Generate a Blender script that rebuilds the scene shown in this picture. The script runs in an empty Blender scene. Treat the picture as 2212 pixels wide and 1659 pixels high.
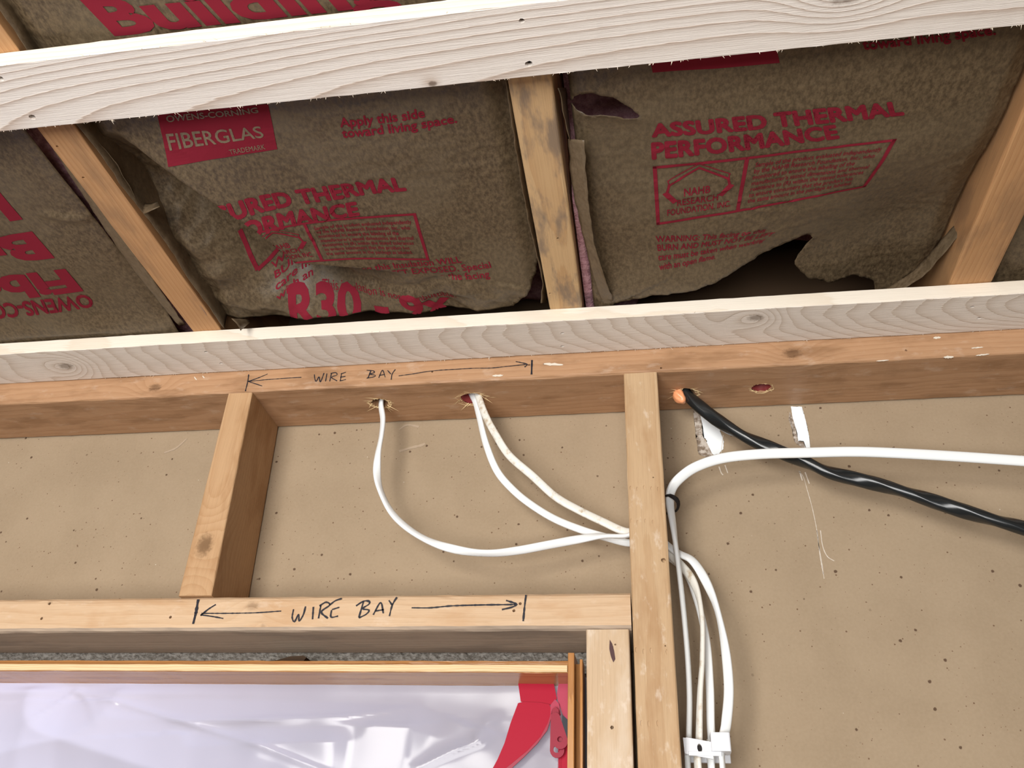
import bpy, bmesh, math, random
from mathutils import Vector, Matrix, noise

# ---------------------------------------------------------------- set-up
# working units are millimetres, measured from the lower left front edge of the
# corner where the long stud meets the top plate; UP lifts the wall to 2.4 m
MM, UP = 0.001, 2.4
sc = bpy.context.scene
COL = sc.collection
def W(p): return Vector((p[0]*MM, p[1]*MM, p[2]*MM + UP))

cam = bpy.data.cameras.new('camera'); camo = bpy.data.objects.new('camera', cam); COL.objects.link(camo)
cam.sensor_width = 36; cam.lens = 29.617; cam.clip_start = 0.01
camo.matrix_world = Matrix.Translation(W((18.7,-825.1,-560.7))) @ Matrix([[0.987472, 0.048351, 0.150207], [0.151844, -0.55016, -0.821138], [0.042935, 0.833658, -0.550609]]).to_4x4()
sc.camera = camo

sc.view_settings.view_transform = 'Standard'; sc.view_settings.look = 'None'
sc.view_settings.gamma = 1; sc.view_settings.use_curve_mapping = False
sc.view_settings.exposure = -0.32

w = bpy.data.worlds.new('world'); sc.world = w; w.use_nodes = True
w.node_tree.nodes['Background'].inputs[0].default_value = (0.92, 0.92, 1.0, 1)
w.node_tree.nodes['Background'].inputs[1].default_value = 0.12

def area(name, loc, target, sx, sy, power, color):
    l = bpy.data.lights.new(name, 'AREA'); l.shape = 'RECTANGLE'; l.size = sx; l.size_y = sy
    l.energy = power; l.color = color
    o = bpy.data.objects.new(name, l); COL.objects.link(o); o.location = W(loc)
    o.rotation_euler = (W(target) - W(loc)).to_track_quat('-Z', 'Y').to_euler()
    return o
# daylight through the room's window, behind and a little left of the viewer
area('window_daylight', (-800, -2550, -240), (-150, 0, -60), 0.75, 0.7, 42, (1.0, 0.97, 0.91))
area('added_low_fill', (-400, -2250, -1130), (-100, -250, 0), 1.6, 1.0, 80, (1.0, 0.985, 0.965))  # broad low fill added to light the undersides; no patio door is known here
# bright space on the far side of the plastic door
area('daylight_beyond_door', (-800, 360, -760), (-600, 50, -460), 0.5, 0.5, 6.0, (0.86, 0.86, 1.0))

# ---------------------------------------------------------------- node expressions
class X:
    def __init__(s, t, k): s.t, s.k = t, k
    def m(s, op, *a):
        n = s.t.nodes.new('ShaderNodeMath'); n.operation = op
        for i, v in enumerate((s,) + a):
            if isinstance(v, X): s.t.links.new(v.k, n.inputs[i])
            else: n.inputs[i].default_value = v
        return X(s.t, n.outputs[0])
    def __add__(s, o): return s.m('ADD', o)
    def __radd__(s, o): return s.m('ADD', o)
    def __sub__(s, o): return s.m('SUBTRACT', o)
    def __mul__(s, o): return s.m('MULTIPLY', o)
    def __rmul__(s, o): return s.m('MULTIPLY', o)
    def __truediv__(s, o): return s.m('DIVIDE', o)
    def sq(s): return s.m('MULTIPLY', s)
    def step(s, a, b, lo=0.0, hi=1.0):
        n = s.t.nodes.new('ShaderNodeMapRange'); n.interpolation_type = 'SMOOTHSTEP'
        s.t.links.new(s.k, n.inputs[0])
        for i, v in enumerate((a, b, lo, hi)): n.inputs[i+1].default_value = v
        return X(s.t, n.outputs[0])
class Mat:
    def __init__(s, name, rough=0.6, spec=0.3):
        s.m = bpy.data.materials.new(name); s.m.use_nodes = True; s.t = s.m.node_tree
        s.b = s.t.nodes['Principled BSDF']
        s.b.inputs['Roughness'].default_value = rough
        s.b.inputs['Specular IOR Level'].default_value = spec
    def pos(s):
        g = s.t.nodes.new('ShaderNodeNewGeometry'); q = s.t.nodes.new('ShaderNodeSeparateXYZ')
        s.t.links.new(g.outputs['Position'], q.inputs[0])
        return [X(s.t, q.outputs[0])*1000, X(s.t, q.outputs[1])*1000, (X(s.t, q.outputs[2])-UP)*1000]
    def vec(s, a, b, c):
        n = s.t.nodes.new('ShaderNodeCombineXYZ')
        for i, v in enumerate((a, b, c)):
            if isinstance(v, X): s.t.links.new(v.k, n.inputs[i])
            else: n.inputs[i].default_value = v
        return n.outputs[0]
    def noise(s, v, scale=1.0, detail=2.0, rough=0.5):
        n = s.t.nodes.new('ShaderNodeTexNoise'); s.t.links.new(v, n.inputs['Vector'])
        n.inputs['Scale'].default_value = scale; n.inputs['Detail'].default_value = detail
        n.inputs['Roughness'].default_value = rough
        return X(s.t, n.outputs['Fac'])
    def vor(s, v, scale):
        n = s.t.nodes.new('ShaderNodeTexVoronoi'); s.t.links.new(v, n.inputs['Vector'])
        n.inputs['Scale'].default_value = scale
        q = s.t.nodes.new('ShaderNodeSeparateColor'); s.t.links.new(n.outputs['Color'], q.inputs[0])
        return X(s.t, n.outputs['Distance']), X(s.t, q.outputs[0])
    def mix(s, f, a, b):
        n = s.t.nodes.new('ShaderNodeMix'); n.data_type = 'RGBA'
        if isinstance(f, X): s.t.links.new(f.k, n.inputs[0])
        else: n.inputs[0].default_value = f
        for i, v in ((6, a), (7, b)):
            if isinstance(v, tuple): n.inputs[i].default_value = v + (1,)
            else: s.t.links.new(v, n.inputs[i])
        return n.outputs[2]
    def color(s, c):
        if isinstance(c, tuple): s.b.inputs['Base Color'].default_value = c + (1,)
        else: s.t.links.new(c, s.b.inputs['Base Color'])
        return s
    def rough(s, x): s.t.links.new(x.k, s.b.inputs['Roughness']); return s
    def bump(s, h, dist=0.001, strength=1.0):
        n = s.t.nodes.new('ShaderNodeBump'); n.inputs['Distance'].default_value = dist
        n.inputs['Strength'].default_value = strength
        s.t.links.new(h.k, n.inputs['Height']); s.t.links.new(n.outputs[0], s.b.inputs['Normal'])
        return s

def plain(name, c, rough=0.6, spec=0.3):
    return Mat(name, rough, spec).color(c).m

def wood(name, axis, early, late, spacing=5.0, v0=0.0, w0=25.0, tilt=0.0, warp=4.0, knots=(),
         ring=0.8, stain=None, stain_amt=0.5, stain_scale=0.02, rough=0.62, bump=0.35, fibre=0.25, seed=0.0, saw=2.2, taper=0.0, power=1.0, darkk=0.7, scuff=0.0):
    """growth rings cut along the board: u runs with the grain, v and w across it"""
    M = Mat(name, rough, 0.25)
    p = M.pos(); o = [0, 1, 2]; o.remove(axis); u, v, wv = p[axis], p[o[0]], p[o[1]]
    lo = M.noise(M.vec(u*0.004 + seed, v*0.012, wv*0.012), 1.0, 2)
    r = (((v + u*tilt) - v0).sq() + (wv - u*taper - w0).sq()).m('SQRT') + (lo - 0.5)*(warp*4)
    dark = None
    for (ku, kv, kw, kr) in knots:
        d2 = ((u - ku)/1.5).sq() + (v - kv).sq() + (wv - kw).sq()
        r = r + (d2*(-1.0/(kr*kr*7))).m('EXPONENT')*(kr*2.6)
        k = (d2.m('SQRT') + (M.noise(M.vec(u*0.25, v*0.25, wv*0.25), 1.0, 3, .6) - 0.5)*(kr*1.1)).step(kr*0.35, kr*1.15, 1, 0)
        dark = k if dark is None else dark.m('MAXIMUM', k)
    if power != 1.0: r = r.m('MAXIMUM', 0.1).m('POWER', power)
    jag = M.noise(M.vec(u*0.05, v*0.5 + seed, wv*0.5), 1.0, 2)
    f = ((r + (jag - 0.5)*(1.2 if power == 1.0 else 60))/spacing).m('FRACT')
    lw = f.m('POWER', saw)*f.step(0.93, 1.0, 1, 0)
    c = M.mix(lw*ring, early, late)
    fib = M.noise(M.vec(u*0.02, v*1.3 + seed, wv*1.3), 1.0, 3, 0.6)
    c = M.mix((fib.step(0.42, 0.75))*fibre, c, tuple(x*0.62 for x in late))
    if stain:
        st = M.noise(M.vec(u*stain_scale*0.5 + seed, v*stain_scale*1.6, wv*stain_scale*1.6), 1.0, 4, 0.62)
        c = M.mix(st.step(0.46, 0.68)*stain_amt, c, stain)
    if scuff:
        sc_ = M.noise(M.vec(u*0.03 + seed*2, v*0.06, wv*0.06), 1.0, 4, 0.65).step(0.56, 0.70)
        c = M.mix(sc_*scuff, c, (0.70, 0.60, 0.50))
    if dark is not None: c = M.mix(dark*(lw*0.3 + darkk), c, tuple(x*0.40 for x in late))
    M.color(c).bump(lw*0.5 + fib*0.6, 0.0006, bump)
    return M.m

# ---------------------------------------------------------------- object helpers
def emit(name, bm, mat, parent=None, origin=None, smooth=False):
    """one mesh object; bm is in working millimetres"""
    if origin is None and parent is None:
        vs = [v.co for v in bm.verts]
        origin = tuple((min(v[i] for v in vs)+max(v[i] for v in vs))/2 for i in range(3))
    o0 = W(origin) if origin is not None else None
    if parent is not None: o0 = parent['_o'] if '_o' in parent else parent.location; o0 = Vector(o0)
    for v in bm.verts: v.co = W(v.co) - o0
    me = bpy.data.meshes.new(name)
    bm.normal_update(); bm.to_mesh(me); bm.free()
    for m in (mat if isinstance(mat, (list, tuple)) else [mat]): me.materials.append(m)
    if smooth: me.polygons.foreach_set('use_smooth', [True]*len(me.polygons))
    o = bpy.data.objects.new(name, me); COL.objects.link(o)
    if parent is None: o.location = o0
    else: o.parent = parent
    if parent is not None: o['_o'] = tuple(o0)
    return o
def tag(o, label, cat, group=None):
    o['label'] = label; o['category'] = cat
    if group: o['group'] = group
    return o
def struct(o): o['kind'] = 'structure'; return o

def box(bm, x0, x1, y0, y1, z0, z1):
    g = bmesh.ops.create_cube(bm, size=1)['verts']
    for v in g: v.co = Vector(((x0+x1)/2+v.co.x*(x1-x0), (y0+y1)/2+v.co.y*(y1-y0), (z0+z1)/2+v.co.z*(z1-z0)))
    return bm

def prism(bm, prof, axis, a, b, n, wob=0.0, wave=0.0, seed=0.0):
    """sweep a closed cross-section (list of 2-D points) along an axis"""
    o = [0, 1, 2]; o.remove(axis); rings = []
    for i in range(n+1):
        t = a + (b-a)*i/n; r = []
        dx = wave*noise.noise((t*0.004+seed, 3, 0)); dy = wave*noise.noise((t*0.004+seed, 0, 7))
        for k, q in enumerate(prof):
            c = [0, 0, 0]; c[axis] = t
            c[o[0]] = q[0] + dx + wob*noise.noise((t*0.05+seed, k*3.1, 0)); c[o[1]] = q[1] + dy + wob*noise.noise((t*0.05+seed, k*3.1, 9))
            r.append(bm.verts.new(c))
        rings.append(r)
    m = len(prof)
    for i in range(n):
        for k in range(m):
            bm.faces.new((rings[i][k], rings[i][(k+1) % m], rings[i+1][(k+1) % m], rings[i+1][k]))
    bm.faces.new(rings[0][::-1]); bm.faces.new(rings[-1])
    bmesh.ops.recalc_face_normals(bm, faces=bm.faces[:])
    return bm
def rrect(x0, x1, y0, y1, r, seg=3):
    pts = []
    for cx, cy, a in ((x1-r, y0+r, -90), (x1-r, y1-r, 0), (x0+r, y1-r, 90), (x0+r, y0+r, 180)):
        for i in range(seg+1):
            t = math.radians(a + 90*i/seg); pts.append((cx+r*math.cos(t), cy+r*math.sin(t)))
    return pts
def drill(o, holes):
    """holes: (p, axis, radius_u, radius_v, depth, seed) cut out of the board"""
    bm = bmesh.new(); orig = o.location if o.parent is None else Vector(o['_o'])
    for (p, ax, ru, rv, dep, sd) in holes:
        prof = []
        k = [0, 1, 2]; k.remove(ax); n = 22 if ru > 5 else 10
        for i in range(n):
            t = 2*math.pi*i/n; j = 1 + 0.16*noise.noise((math.cos(t)*1.7+sd, math.sin(t)*1.7, sd*3))
            prof.append((p[k[0]]+ru*j*math.cos(t), p[k[1]]+rv*j*math.sin(t)))
        prism(bm, prof, ax, p[ax]-dep, p[ax]+dep, 1)
    for v in bm.verts: v.co = W(v.co) - orig
    me = bpy.data.meshes.new('cut'); bm.to_mesh(me); bm.free()
    c = bpy.data.objects.new('cut', me); COL.objects.link(c); c.location = orig
    md = o.modifiers.new('holes', 'BOOLEAN'); md.operation = 'DIFFERENCE'; md.object = c; md.solver = 'EXACT'
    bpy.context.view_layer.update()
    nm = bpy.data.meshes.new_from_object(o.evaluated_get(bpy.context.evaluated_depsgraph_get()))
    o.modifiers.clear(); old = o.data; o.data = nm; nm.name = old.name
    bpy.data.meshes.remove(old); bpy.data.objects.remove(c); bpy.data.meshes.remove(me)

def board(name, axis, a, b, p0, p1, q0, q1, mat, r=2.0, wob=0.35, wave=0.0, seed=0.0, n=None, parent=None, origin=None):
    bm = bmesh.new(); n = n or max(4, int(abs(b-a)/14))
    prism(bm, rrect(p0, p1, q0, q1, r), axis, a, b, n, wob, wave, seed)
    return emit(name, bm, mat, parent, origin)

def catmull(P, step=3.0):
    P = [Vector(p) for p in P]; Q = [P[0]*2-P[1]] + P + [P[-1]*2-P[-2]]; out = []
    for i in range(1, len(Q)-2):
        a, b, c, d = Q[i-1:i+3]; n = max(2, int((c-b).length/step))
        for k in range(n):
            t = k/n
            out.append(0.5*((2*b)+(c-a)*t+(2*a-5*b+4*c-d)*t*t+(3*b-a-3*c+d)*t**3))
    return out + [P[-1]]
def sweep(bm, P, w, h, twist=lambda s: 0.0, ref=(0, -1, 0), seg=14, step=3.0, power=2.4):
    """flat cable: super-ellipse w wide, h thick; its wide side faces ref, turned by twist(s)"""
    P = catmull(P, step); s = 0.0; rings = []
    for i, p in enumerate(P):
        t = (P[min(i+1, len(P)-1)] - P[max(i-1, 0)]).normalized()
        f = Vector(ref); f = (f - t*f.dot(t)).normalized(); g = t.cross(f)
        if i: s += (p-P[i-1]).length
        a = twist(s); f, g = f*math.cos(a)+g*math.sin(a), g*math.cos(a)-f*math.sin(a)
        r = []
        for k in range(seg):
            q = 2*math.pi*k/seg; c, d = math.cos(q), math.sin(q)
            c = math.copysign(abs(c)**(2/power), c); d = math.copysign(abs(d)**(2/power), d)
            r.append(bm.verts.new(p + g*(c*w/2) + f*(d*h/2)))
        rings.append(r)
    for i in range(len(rings)-1):
        for k in range(seg):
            bm.faces.new((rings[i][k], rings[i][(k+1) % seg], rings[i+1][(k+1) % seg], rings[i+1][k]))
    bm.faces.new(rings[0][::-1]); bm.faces.new(rings[-1])
    bmesh.ops.recalc_face_normals(bm, faces=bm.faces[:])
    return bm
def slab(bm, pts, nrm, th):
    """thin closed slab from a planar outline, th thick along nrm"""
    n = Vector(nrm)*th; a = [bm.verts.new(p) for p in pts]; b = [bm.verts.new(Vector(p)+n) for p in pts]
    m = len(pts)
    for k in range(m): bm.faces.new((a[k], a[(k+1) % m], b[(k+1) % m], b[k]))
    f = [bm.faces.new(a[::-1]), bm.faces.new(b)]
    bmesh.ops.triangulate(bm, faces=f)
    bmesh.ops.recalc_face_normals(bm, faces=bm.faces[:])
def ragged(pts, amp, step=2.0, sd=0.0):
    """break an outline (3-D points) into short torn-looking bits, keeping its plane"""
    out = []; m = len(pts); c = sum((Vector(p) for p in pts), Vector())/m
    for i in range(m):
        a, b = Vector(pts[i]), Vector(pts[(i+1) % m]); n = max(1, int((b-a).length/step))
        for k in range(n):
            p = a.lerp(b, k/n); d = (p-c).normalized()
            out.append(p + d*amp*noise.noise(p*0.6+Vector((sd, 0, 0))))
    return out
def stroke(bm, pts, w, nrm):
    """a drawn line: a ribbon w wide lying on the plane with normal nrm"""
    n = Vector(nrm); P = [Vector(p)+n*0.25 for p in pts]
    P = catmull([tuple(p) for p in P], 1.5) if len(P) > 2 else [P[0].lerp(P[1], i/6) for i in range(7)]
    L, R = [], []
    for i, p in enumerate(P):
        t = (P[min(i+1, len(P)-1)]-P[max(i-1, 0)]).normalized(); g = n.cross(t)
        ww = w*(0.8+0.5*noise.noise(p*0.35))/2
        L.append(bm.verts.new(p+g*ww)); R.append(bm.verts.new(p-g*ww))
    for i in range(len(P)-1): bm.faces.new((L[i], R[i], R[i+1], L[i+1]))
def inside(x, y, poly):
    c = False; j = len(poly)-1
    for i in range(len(poly)):
        (xi, yi), (xj, yj) = poly[i], poly[j]
        if (yi > y) != (yj > y) and x < (xj-xi)*(y-yi)/(yj-yi)+xi: c = not c
        j = i
    return c
def sstep(t): t = min(1, max(0, t)); return t*t*(3-2*t)
def crease(x, y, poly, amps):
    """signed distance to a fold line (positive on its far / left side) and the local strength"""
    best = None
    for i in range(len(poly)-1):
        ax, ay = poly[i]; bx, by = poly[i+1]; dx, dy = bx-ax, by-ay; L2 = dx*dx+dy*dy
        t = min(1, max(0, ((x-ax)*dx+(y-ay)*dy)/L2)); px, py = ax+dx*t, ay+dy*t
        d = math.hypot(x-px, y-py)
        if best is None or d < best[0]:
            best = (d, math.copysign(1, dx*(y-ay)-dy*(x-ax)), amps[i]*(1-t)+amps[i+1]*t)
    return best[0]*best[1], best[2]

# ---------------------------------------------------------------- materials
OLD_E, OLD_L = (0.43, 0.25, 0.138), (0.32, 0.16, 0.075)
PINE_E, PINE_L = (0.64, 0.43, 0.25), (0.47, 0.26, 0.12)
NEW_E, NEW_L = (0.83, 0.765, 0.70), (0.47, 0.345, 0.26)
M_upper = wood('pale_spruce_wide_grain', 0, NEW_E, NEW_L, 318, -388, 17.7, 0.0, 1.6, power=1.8, ring=1.0, saw=4.0, taper=0.084,
               knots=[(182, -436, 32, 10), (-140, -396, 32, 3)], bump=1.0, fibre=0.12)
M_lower = wood('pale_spruce_rough_sawn', 0, (0.76, 0.69, 0.62), (0.52, 0.42, 0.33), 5.0, -56, 172, 0.0, 5.0, ring=0.7, taper=-0.2, saw=2.8,
               knots=[(-712, -33, 32, 8), (150, -50, 32, 7)], bump=0.9, fibre=0.3, seed=3.3)
M_edgepale = wood('pale_spruce_edge', 0, (0.82, 0.74, 0.63), (0.66, 0.53, 0.38), 7.0, -470, 20, 0.03, 5.0, ring=0.45, fibre=0.15, seed=14, bump=0.5)
M_plate = wood('aged_orange_fir', 0, OLD_E, OLD_L, 6.5, 30, -30, 0.02, 5.0, ring=0.45, stain=(0.20, 0.10, 0.045), stain_amt=0.55,
               knots=[(193, 0, 16, 8), (-600, 2, 14, 7)], rough=0.5, seed=1.1, scuff=0.15)
M_header = wood('light_fir', 0, (0.57, 0.40, 0.255), (0.45, 0.275, 0.145), 9.0, 20, -250, 0.015, 4.0, ring=0.35, stain=(0.42, 0.22, 0.09), stain_amt=0.4, seed=5.0, knots=[(-383.9,0.0,-297.5)+(3,), (-400.6,0.0,-276.0)+(6,), (-641.6,0.0,-269.7)+(2.5,)], darkk=0.35, scuff=0.2)
M_stud = wood('fir_stud', 2, (0.49, 0.335, 0.195), (0.38, 0.225, 0.11), 6.0, 15, -30, 0.01, 3.0, ring=0.5, stain=(0.33, 0.18, 0.08), stain_amt=0.5, seed=2.0, scuff=0.4)
M_cripple = wood('fir_cripple', 2, (0.48, 0.30, 0.162), (0.37, 0.20, 0.09), 5.0, -480, -20, 0.02, 3.0, ring=0.5, stain=(0.30, 0.15, 0.06), stain_amt=0.5,
                 knots=[(-205, -474, 0, 11)], seed=4.0)
M_trim = wood('pale_fir', 2, (0.53, 0.385, 0.25), (0.42, 0.27, 0.145), 8.0, -30, -40, 0.01, 3.0, ring=0.4, stain=(0.63, 0.53, 0.42), stain_amt=0.5, seed=7.0, scuff=0.5)
M_joist = wood('fir_joist', 1, (0.52, 0.29, 0.135), (0.38, 0.175, 0.07), 5.5, 0, 80, 0.01, 4.0, ring=0.5, stain=(0.20, 0.12, 0.07), stain_amt=0.45, seed=6.0)
M_joist2 = wood('mottled_fir_joist', 1, (0.60, 0.40, 0.21), (0.45, 0.25, 0.11), 7.0, -60, 90, 0.01, 5.0, ring=0.55, stain=(0.16, 0.13, 0.11), stain_amt=0.7, stain_scale=0.035, seed=9.0)
M_jamb = wood('varnished_jamb', 0, (0.46, 0.22, 0.075), (0.32, 0.13, 0.04), 4.0, 30, -300, 0, 2.0, rough=0.18, seed=8.0)
M_jambv = wood('varnished_side_jamb', 2, (0.46, 0.22, 0.075), (0.30, 0.12, 0.035), 3.0, -60, 30, 0, 2.0, rough=0.25, seed=8.5)
M_raw = plain('split_raw_wood', (0.72, 0.54, 0.30), 0.8)
M_ink = plain('black_marker', (0.012, 0.012, 0.02), 0.5)
M_dark = plain('dark_steel', (0.014, 0.011, 0.010), 0.6, 0.2)
M_red = plain('red_printing_ink', (0.215, 0.018, 0.032), 0.85, 0.05)
M_white = plain('white_cable_sheath', (0.80, 0.82, 0.82), 0.32, 0.5)
M_black = plain('black_cable_sheath', (0.012, 0.014, 0.015), 0.22, 0.6)
M_redcaulk = plain('red_fire_caulk', (0.22, 0.03, 0.03), 0.6)
M_orange = plain('orange_fire_caulk', (0.86, 0.36, 0.17), 0.3, 0.5)
M_clip = plain('white_nylon', (0.74, 0.76, 0.80), 0.35, 0.45)
M_plaster = Mat('white_gypsum', 0.9, 0.1).color((0.82, 0.86, 0.88)).m

def m_drywall():
    M = Mat('grey_brown_drywall_paper', 0.85, 0.15); x, y, z = M.pos()
    v = M.vec(x, y, z)
    c = M.mix(M.noise(v, 0.012, 3).step(0.35, 0.7), (0.318, 0.240, 0.158), (0.288, 0.215, 0.139))
    c = M.mix(M.noise(v, 0.35, 2)*0.25, c, (0.50, 0.39, 0.28))
    for s, th, rr, col in ((0.055, 0.075, 0.5, (0.07, 0.035, 0.02)), (0.11, 0.08, 0.45, (0.13, 0.07, 0.04)), (0.2, 0.09, 0.4, (0.19, 0.115, 0.07))):
        d, r = M.vor(v, s)
        j = M.noise(v, 0.7, 2)
        k = (d + (j-0.5)*0.06 - r*0.05).step(th*0.35, th, 1, 0)*r.step(1-rr, 1-rr+0.05)
        c = M.mix(k*0.85, c, col)
    d, r = M.vor(v, 0.075)
    c = M.mix(d.step(0.02, 0.06, 1, 0)*r.step(0.1, 0.14, 1, 0)*0.7, c, (0.72, 0.66, 0.56))
    return M.color(c).bump(M.noise(v, 0.5, 3), 0.0004, 0.35).m
def m_kraft(name='kraft_paper', dark=(0.058, 0.038, 0.020), light=(0.150, 0.104, 0.056)):
    M = Mat(name, 0.45, 0.45); x, y, z = M.pos(); v = M.vec(x, y, z)
    n1 = M.noise(M.vec(x, y*0.6, z), 0.28, 4, 0.7); n2 = M.noise(v, 0.012, 3)
    c = M.mix(n1.step(0.30, 0.70), dark, light)
    c = M.mix(n2.step(0.38, 0.68)*0.35, c, (0.155, 0.118, 0.072))
    M.color(c).rough(n1.step(0.3, 0.7, 0.40, 0.58))
    return M.bump(M.noise(v, 0.25, 3, 0.6) + M.noise(v, 0.04, 2)*2.0, 0.0012, 0.22).m
def m_glass_wool():
    M = Mat('pink_glass_wool', 0.95, 0.05); x, y, z = M.pos(); v = M.vec(x, y, z)
    n = M.noise(v, 0.12, 5, 0.7)
    return M.color(M.mix(n.step(0.3, 0.7), (0.42, 0.20, 0.23), (0.72, 0.42, 0.46))).bump(n, 0.004, 0.8).m
M_drywall = m_drywall(); M_kraft = m_kraft(); M_wool = m_glass_wool()
M_kraftedge = m_kraft('kraft_flange', (0.10, 0.066, 0.036), (0.165, 0.115, 0.066))
M_paper = m_kraft('kraft_knockout', (0.16, 0.11, 0.065), (0.25, 0.185, 0.115))

# ---------------------------------------------------------------- the setting
bm = bmesh.new(); box(bm, -2600, 2600, -4200, 1600, -2420, -2400)
M = Mat('grey_subfloor', 0.8, 0.2); x, y, z = M.pos()
struct(emit('floor', bm, M.color(M.mix(M.noise(M.vec(x, y, z), 0.01, 4), (0.11, 0.085, 0.065), (0.16, 0.125, 0.10))).m))
bm = bmesh.new(); box(bm, -2600, 2600, -4200, 1600, 290, 312)
struct(emit('ceiling', bm, plain('plank_subfloor', (0.30, 0.20, 0.12), 0.8)))
# gypsum board behind the studs (its brown paper back is what shows); the door opening is left free
bm = bmesh.new()
box(bm, -2400, 2400, 89.2, 102, -301, 38)
box(bm, -8, 2400, 89.2, 102, -2400, -301)
wall = struct(emit('wall_back', bm, M_drywall))
bm = bmesh.new(); box(bm, -2400, 2400, 94.5, 120, 38.4, 289)
struct(emit('trim_1', bm, plain('rim_board', (0.13, 0.08, 0.045), 0.8)))

# torn spots and scuffs in the board paper
def patch(name, pts, mat, amp, th, parent=wall, nrm=(0, -1, 0)):
    bm = bmesh.new(); slab(bm, ragged(pts, amp, 1.6, len(pts)), nrm, th); return emit(name, bm, mat, parent)
T1 = [(90.5,89.0,-2.7),(95.8,89.0,-7.0),(103.8,89.0,-17.4),(111.4,89.0,-25.7),(113.1,89.0,-37.6),(115.5,89.0,-47.3),(113.6,89.0,-56.2),(108.0,89.0,-63.6),(101.5,89.0,-64.0),(98.1,89.0,-59.4),(93.9,89.0,-50.3),(95.5,89.0,-44.5),(91.0,89.0,-38.5),(92.1,89.0,-24.1),(89.7,89.0,-12.1)]
T1b = [(82.2,89.0,-0.2),(89.4,89.0,-2.0),(91.9,89.0,-20.2),(91.0,89.0,-38.5),(95.2,89.0,-47.8),(100.0,89.0,-62.6),(100.4,89.0,-69.6),(92.5,89.0,-67.4),(84.2,89.0,-62.6),(83.5,89.0,-49.8),(83.2,89.0,-32.3),(82.3,89.0,-13.7)]
T2 = [(199.4,89.0,-0.9),(212.4,89.0,-2.3),(213.5,89.0,-13.6),(214.5,89.0,-28.7),(214.8,89.0,-41.5),(214.7,89.0,-49.8),(213.6,89.0,-61.0),(209.4,89.0,-60.9),(207.7,89.0,-50.1),(201.5,89.0,-49.2),(202.0,89.0,-37.7),(201.0,89.0,-29.3),(199.6,89.0,-20.1)]
T2b = [(197.3,89.0,-8.8),(200.0,89.0,-20.8),(200.8,89.0,-35.1),(201.4,89.0,-49.8),(207.1,89.0,-50.7),(208.8,89.0,-60.8),(203.4,89.0,-58.1),(197.0,89.0,-50.9),(197.0,89.0,-34.9),(194.4,89.0,-18.5)]
M_torn = Mat('torn_grey_paper', 0.95, 0.05); x, y, z = M_torn.pos()
M_torn = M_torn.color(M_torn.mix(M_torn.noise(M_torn.vec(x, y, z), 0.22, 3).step(0.35, 0.65), (0.20, 0.15, 0.11), (0.52, 0.46, 0.40))).m
patch('torn_edge', T1b, M_torn, 1.6, 0.35)['label'] = 'ragged grey torn paper edge'
patch('torn_edge', T2b, M_torn, 1.4, 0.3)['label'] = 'ragged grey torn paper edge'
patch('bare_gypsum', T1, M_plaster, 1.2, 0.22)['label'] = 'white bare gypsum'
patch('bare_gypsum', T2, M_plaster, 1.0, 0.22)['label'] = 'white bare gypsum'
M_scuff = plain('pale_scuff', (0.62, 0.55, 0.47), 0.9)
bm = bmesh.new()
for pts, wd in (([(196.4,89.0,-89.9),(200.5,89.0,-97.3),(202.6,89.0,-115.2),(204.8,89.0,-138.5),(205.6,89.0,-166.8),(204.4,89.0,-194.0),(204.5,89.0,-215.3)], 0.8),
                ([(203.4,89.0,-91.4),(205.9,89.0,-106.5)], 1.6), ([(197.4,89.0,-90.0),(198.8,89.0,-102.1)], 1.7),
                ([(209.4,89.0,-164.6),(209.0,89.0,-183.3),(212.0,89.0,-195.2),(218.4,89.0,-200.7)], 1.0), ([(205.4,89.0,-164.5),(205.0,89.0,-180.5),(205.1,89.0,-202.1),(204.7,89.0,-220.5)], 0.8),
                ([(106.5,89.0,-80.4),(108.4,89.0,-89.1),(110.3,89.0,-91.7)], 1.8), ([(113.6,89.0,-78.8),(115.8,89.0,-89.4)], 1.5),
                ([(110.0,89.0,-66.2),(115.3,89.0,-37.7)], 0.9)):
    stroke(bm, pts, wd, (0, -1, 0))
emit('scuff_mark', bm, M_scuff, wall)['label'] = 'thin pale scratches'
bm = bmesh.new()
M_scuff2 = plain('faint_scuff', (0.39, 0.30, 0.215), 0.9)
stroke(bm, [(-291.2,89.0,-43.3),(-277.6,89.0,-39.1),(-262.7,89.0,-35.6),(-258.0,89.0,-33.1)], 4.0, (0, -1, 0)); stroke(bm, [(-295.2,89.0,-10.7),(-284.7,89.0,-4.2),(-268.7,89.0,-7.8)], 3.0, (0, -1, 0))
stroke(bm, [(-620.3,89.0,-31.8),(-605.3,89.0,-25.3),(-593.6,89.0,-11.4)], 3.0, (0, -1, 0))
emit('scuff_mark', bm, M_scuff2, wall)['label'] = 'faint lighter rub mark'

# ---------------------------------------------------------------- wall framing
plate = board('top_plate', 0, -1150, 900, 0, 88.0, 0, 38, M_plate, r=3.0, wob=0.7, wave=0.8, seed=1.0)
tag(plate, 'orange-brown top plate drilled for cables, directly under the lower pale strip', 'beam')
H_L, H_R, H_E = (-308, 40, 0), (-188.5, 40, 0), (161, 46, 0)
drill(plate, [(H_L, 2, 12, 10, 60, 1.0), (H_R, 2, 15.5, 13.5, 60, 2.0), (H_E, 2, 12, 9.5, 60, 3.0), ((73, 50, 0), 2, 11.5, 11.5, 60, 4.0)]
      + [(p, 1, 1.3, 1.3, 5, i) for i, p in enumerate([(-232.1,0.0,16.4),(43.8,0.0,4.7),(316.0,0.0,11.9),(-112.4,0.0,19.2)])])
cripple = bmesh.new()
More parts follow.
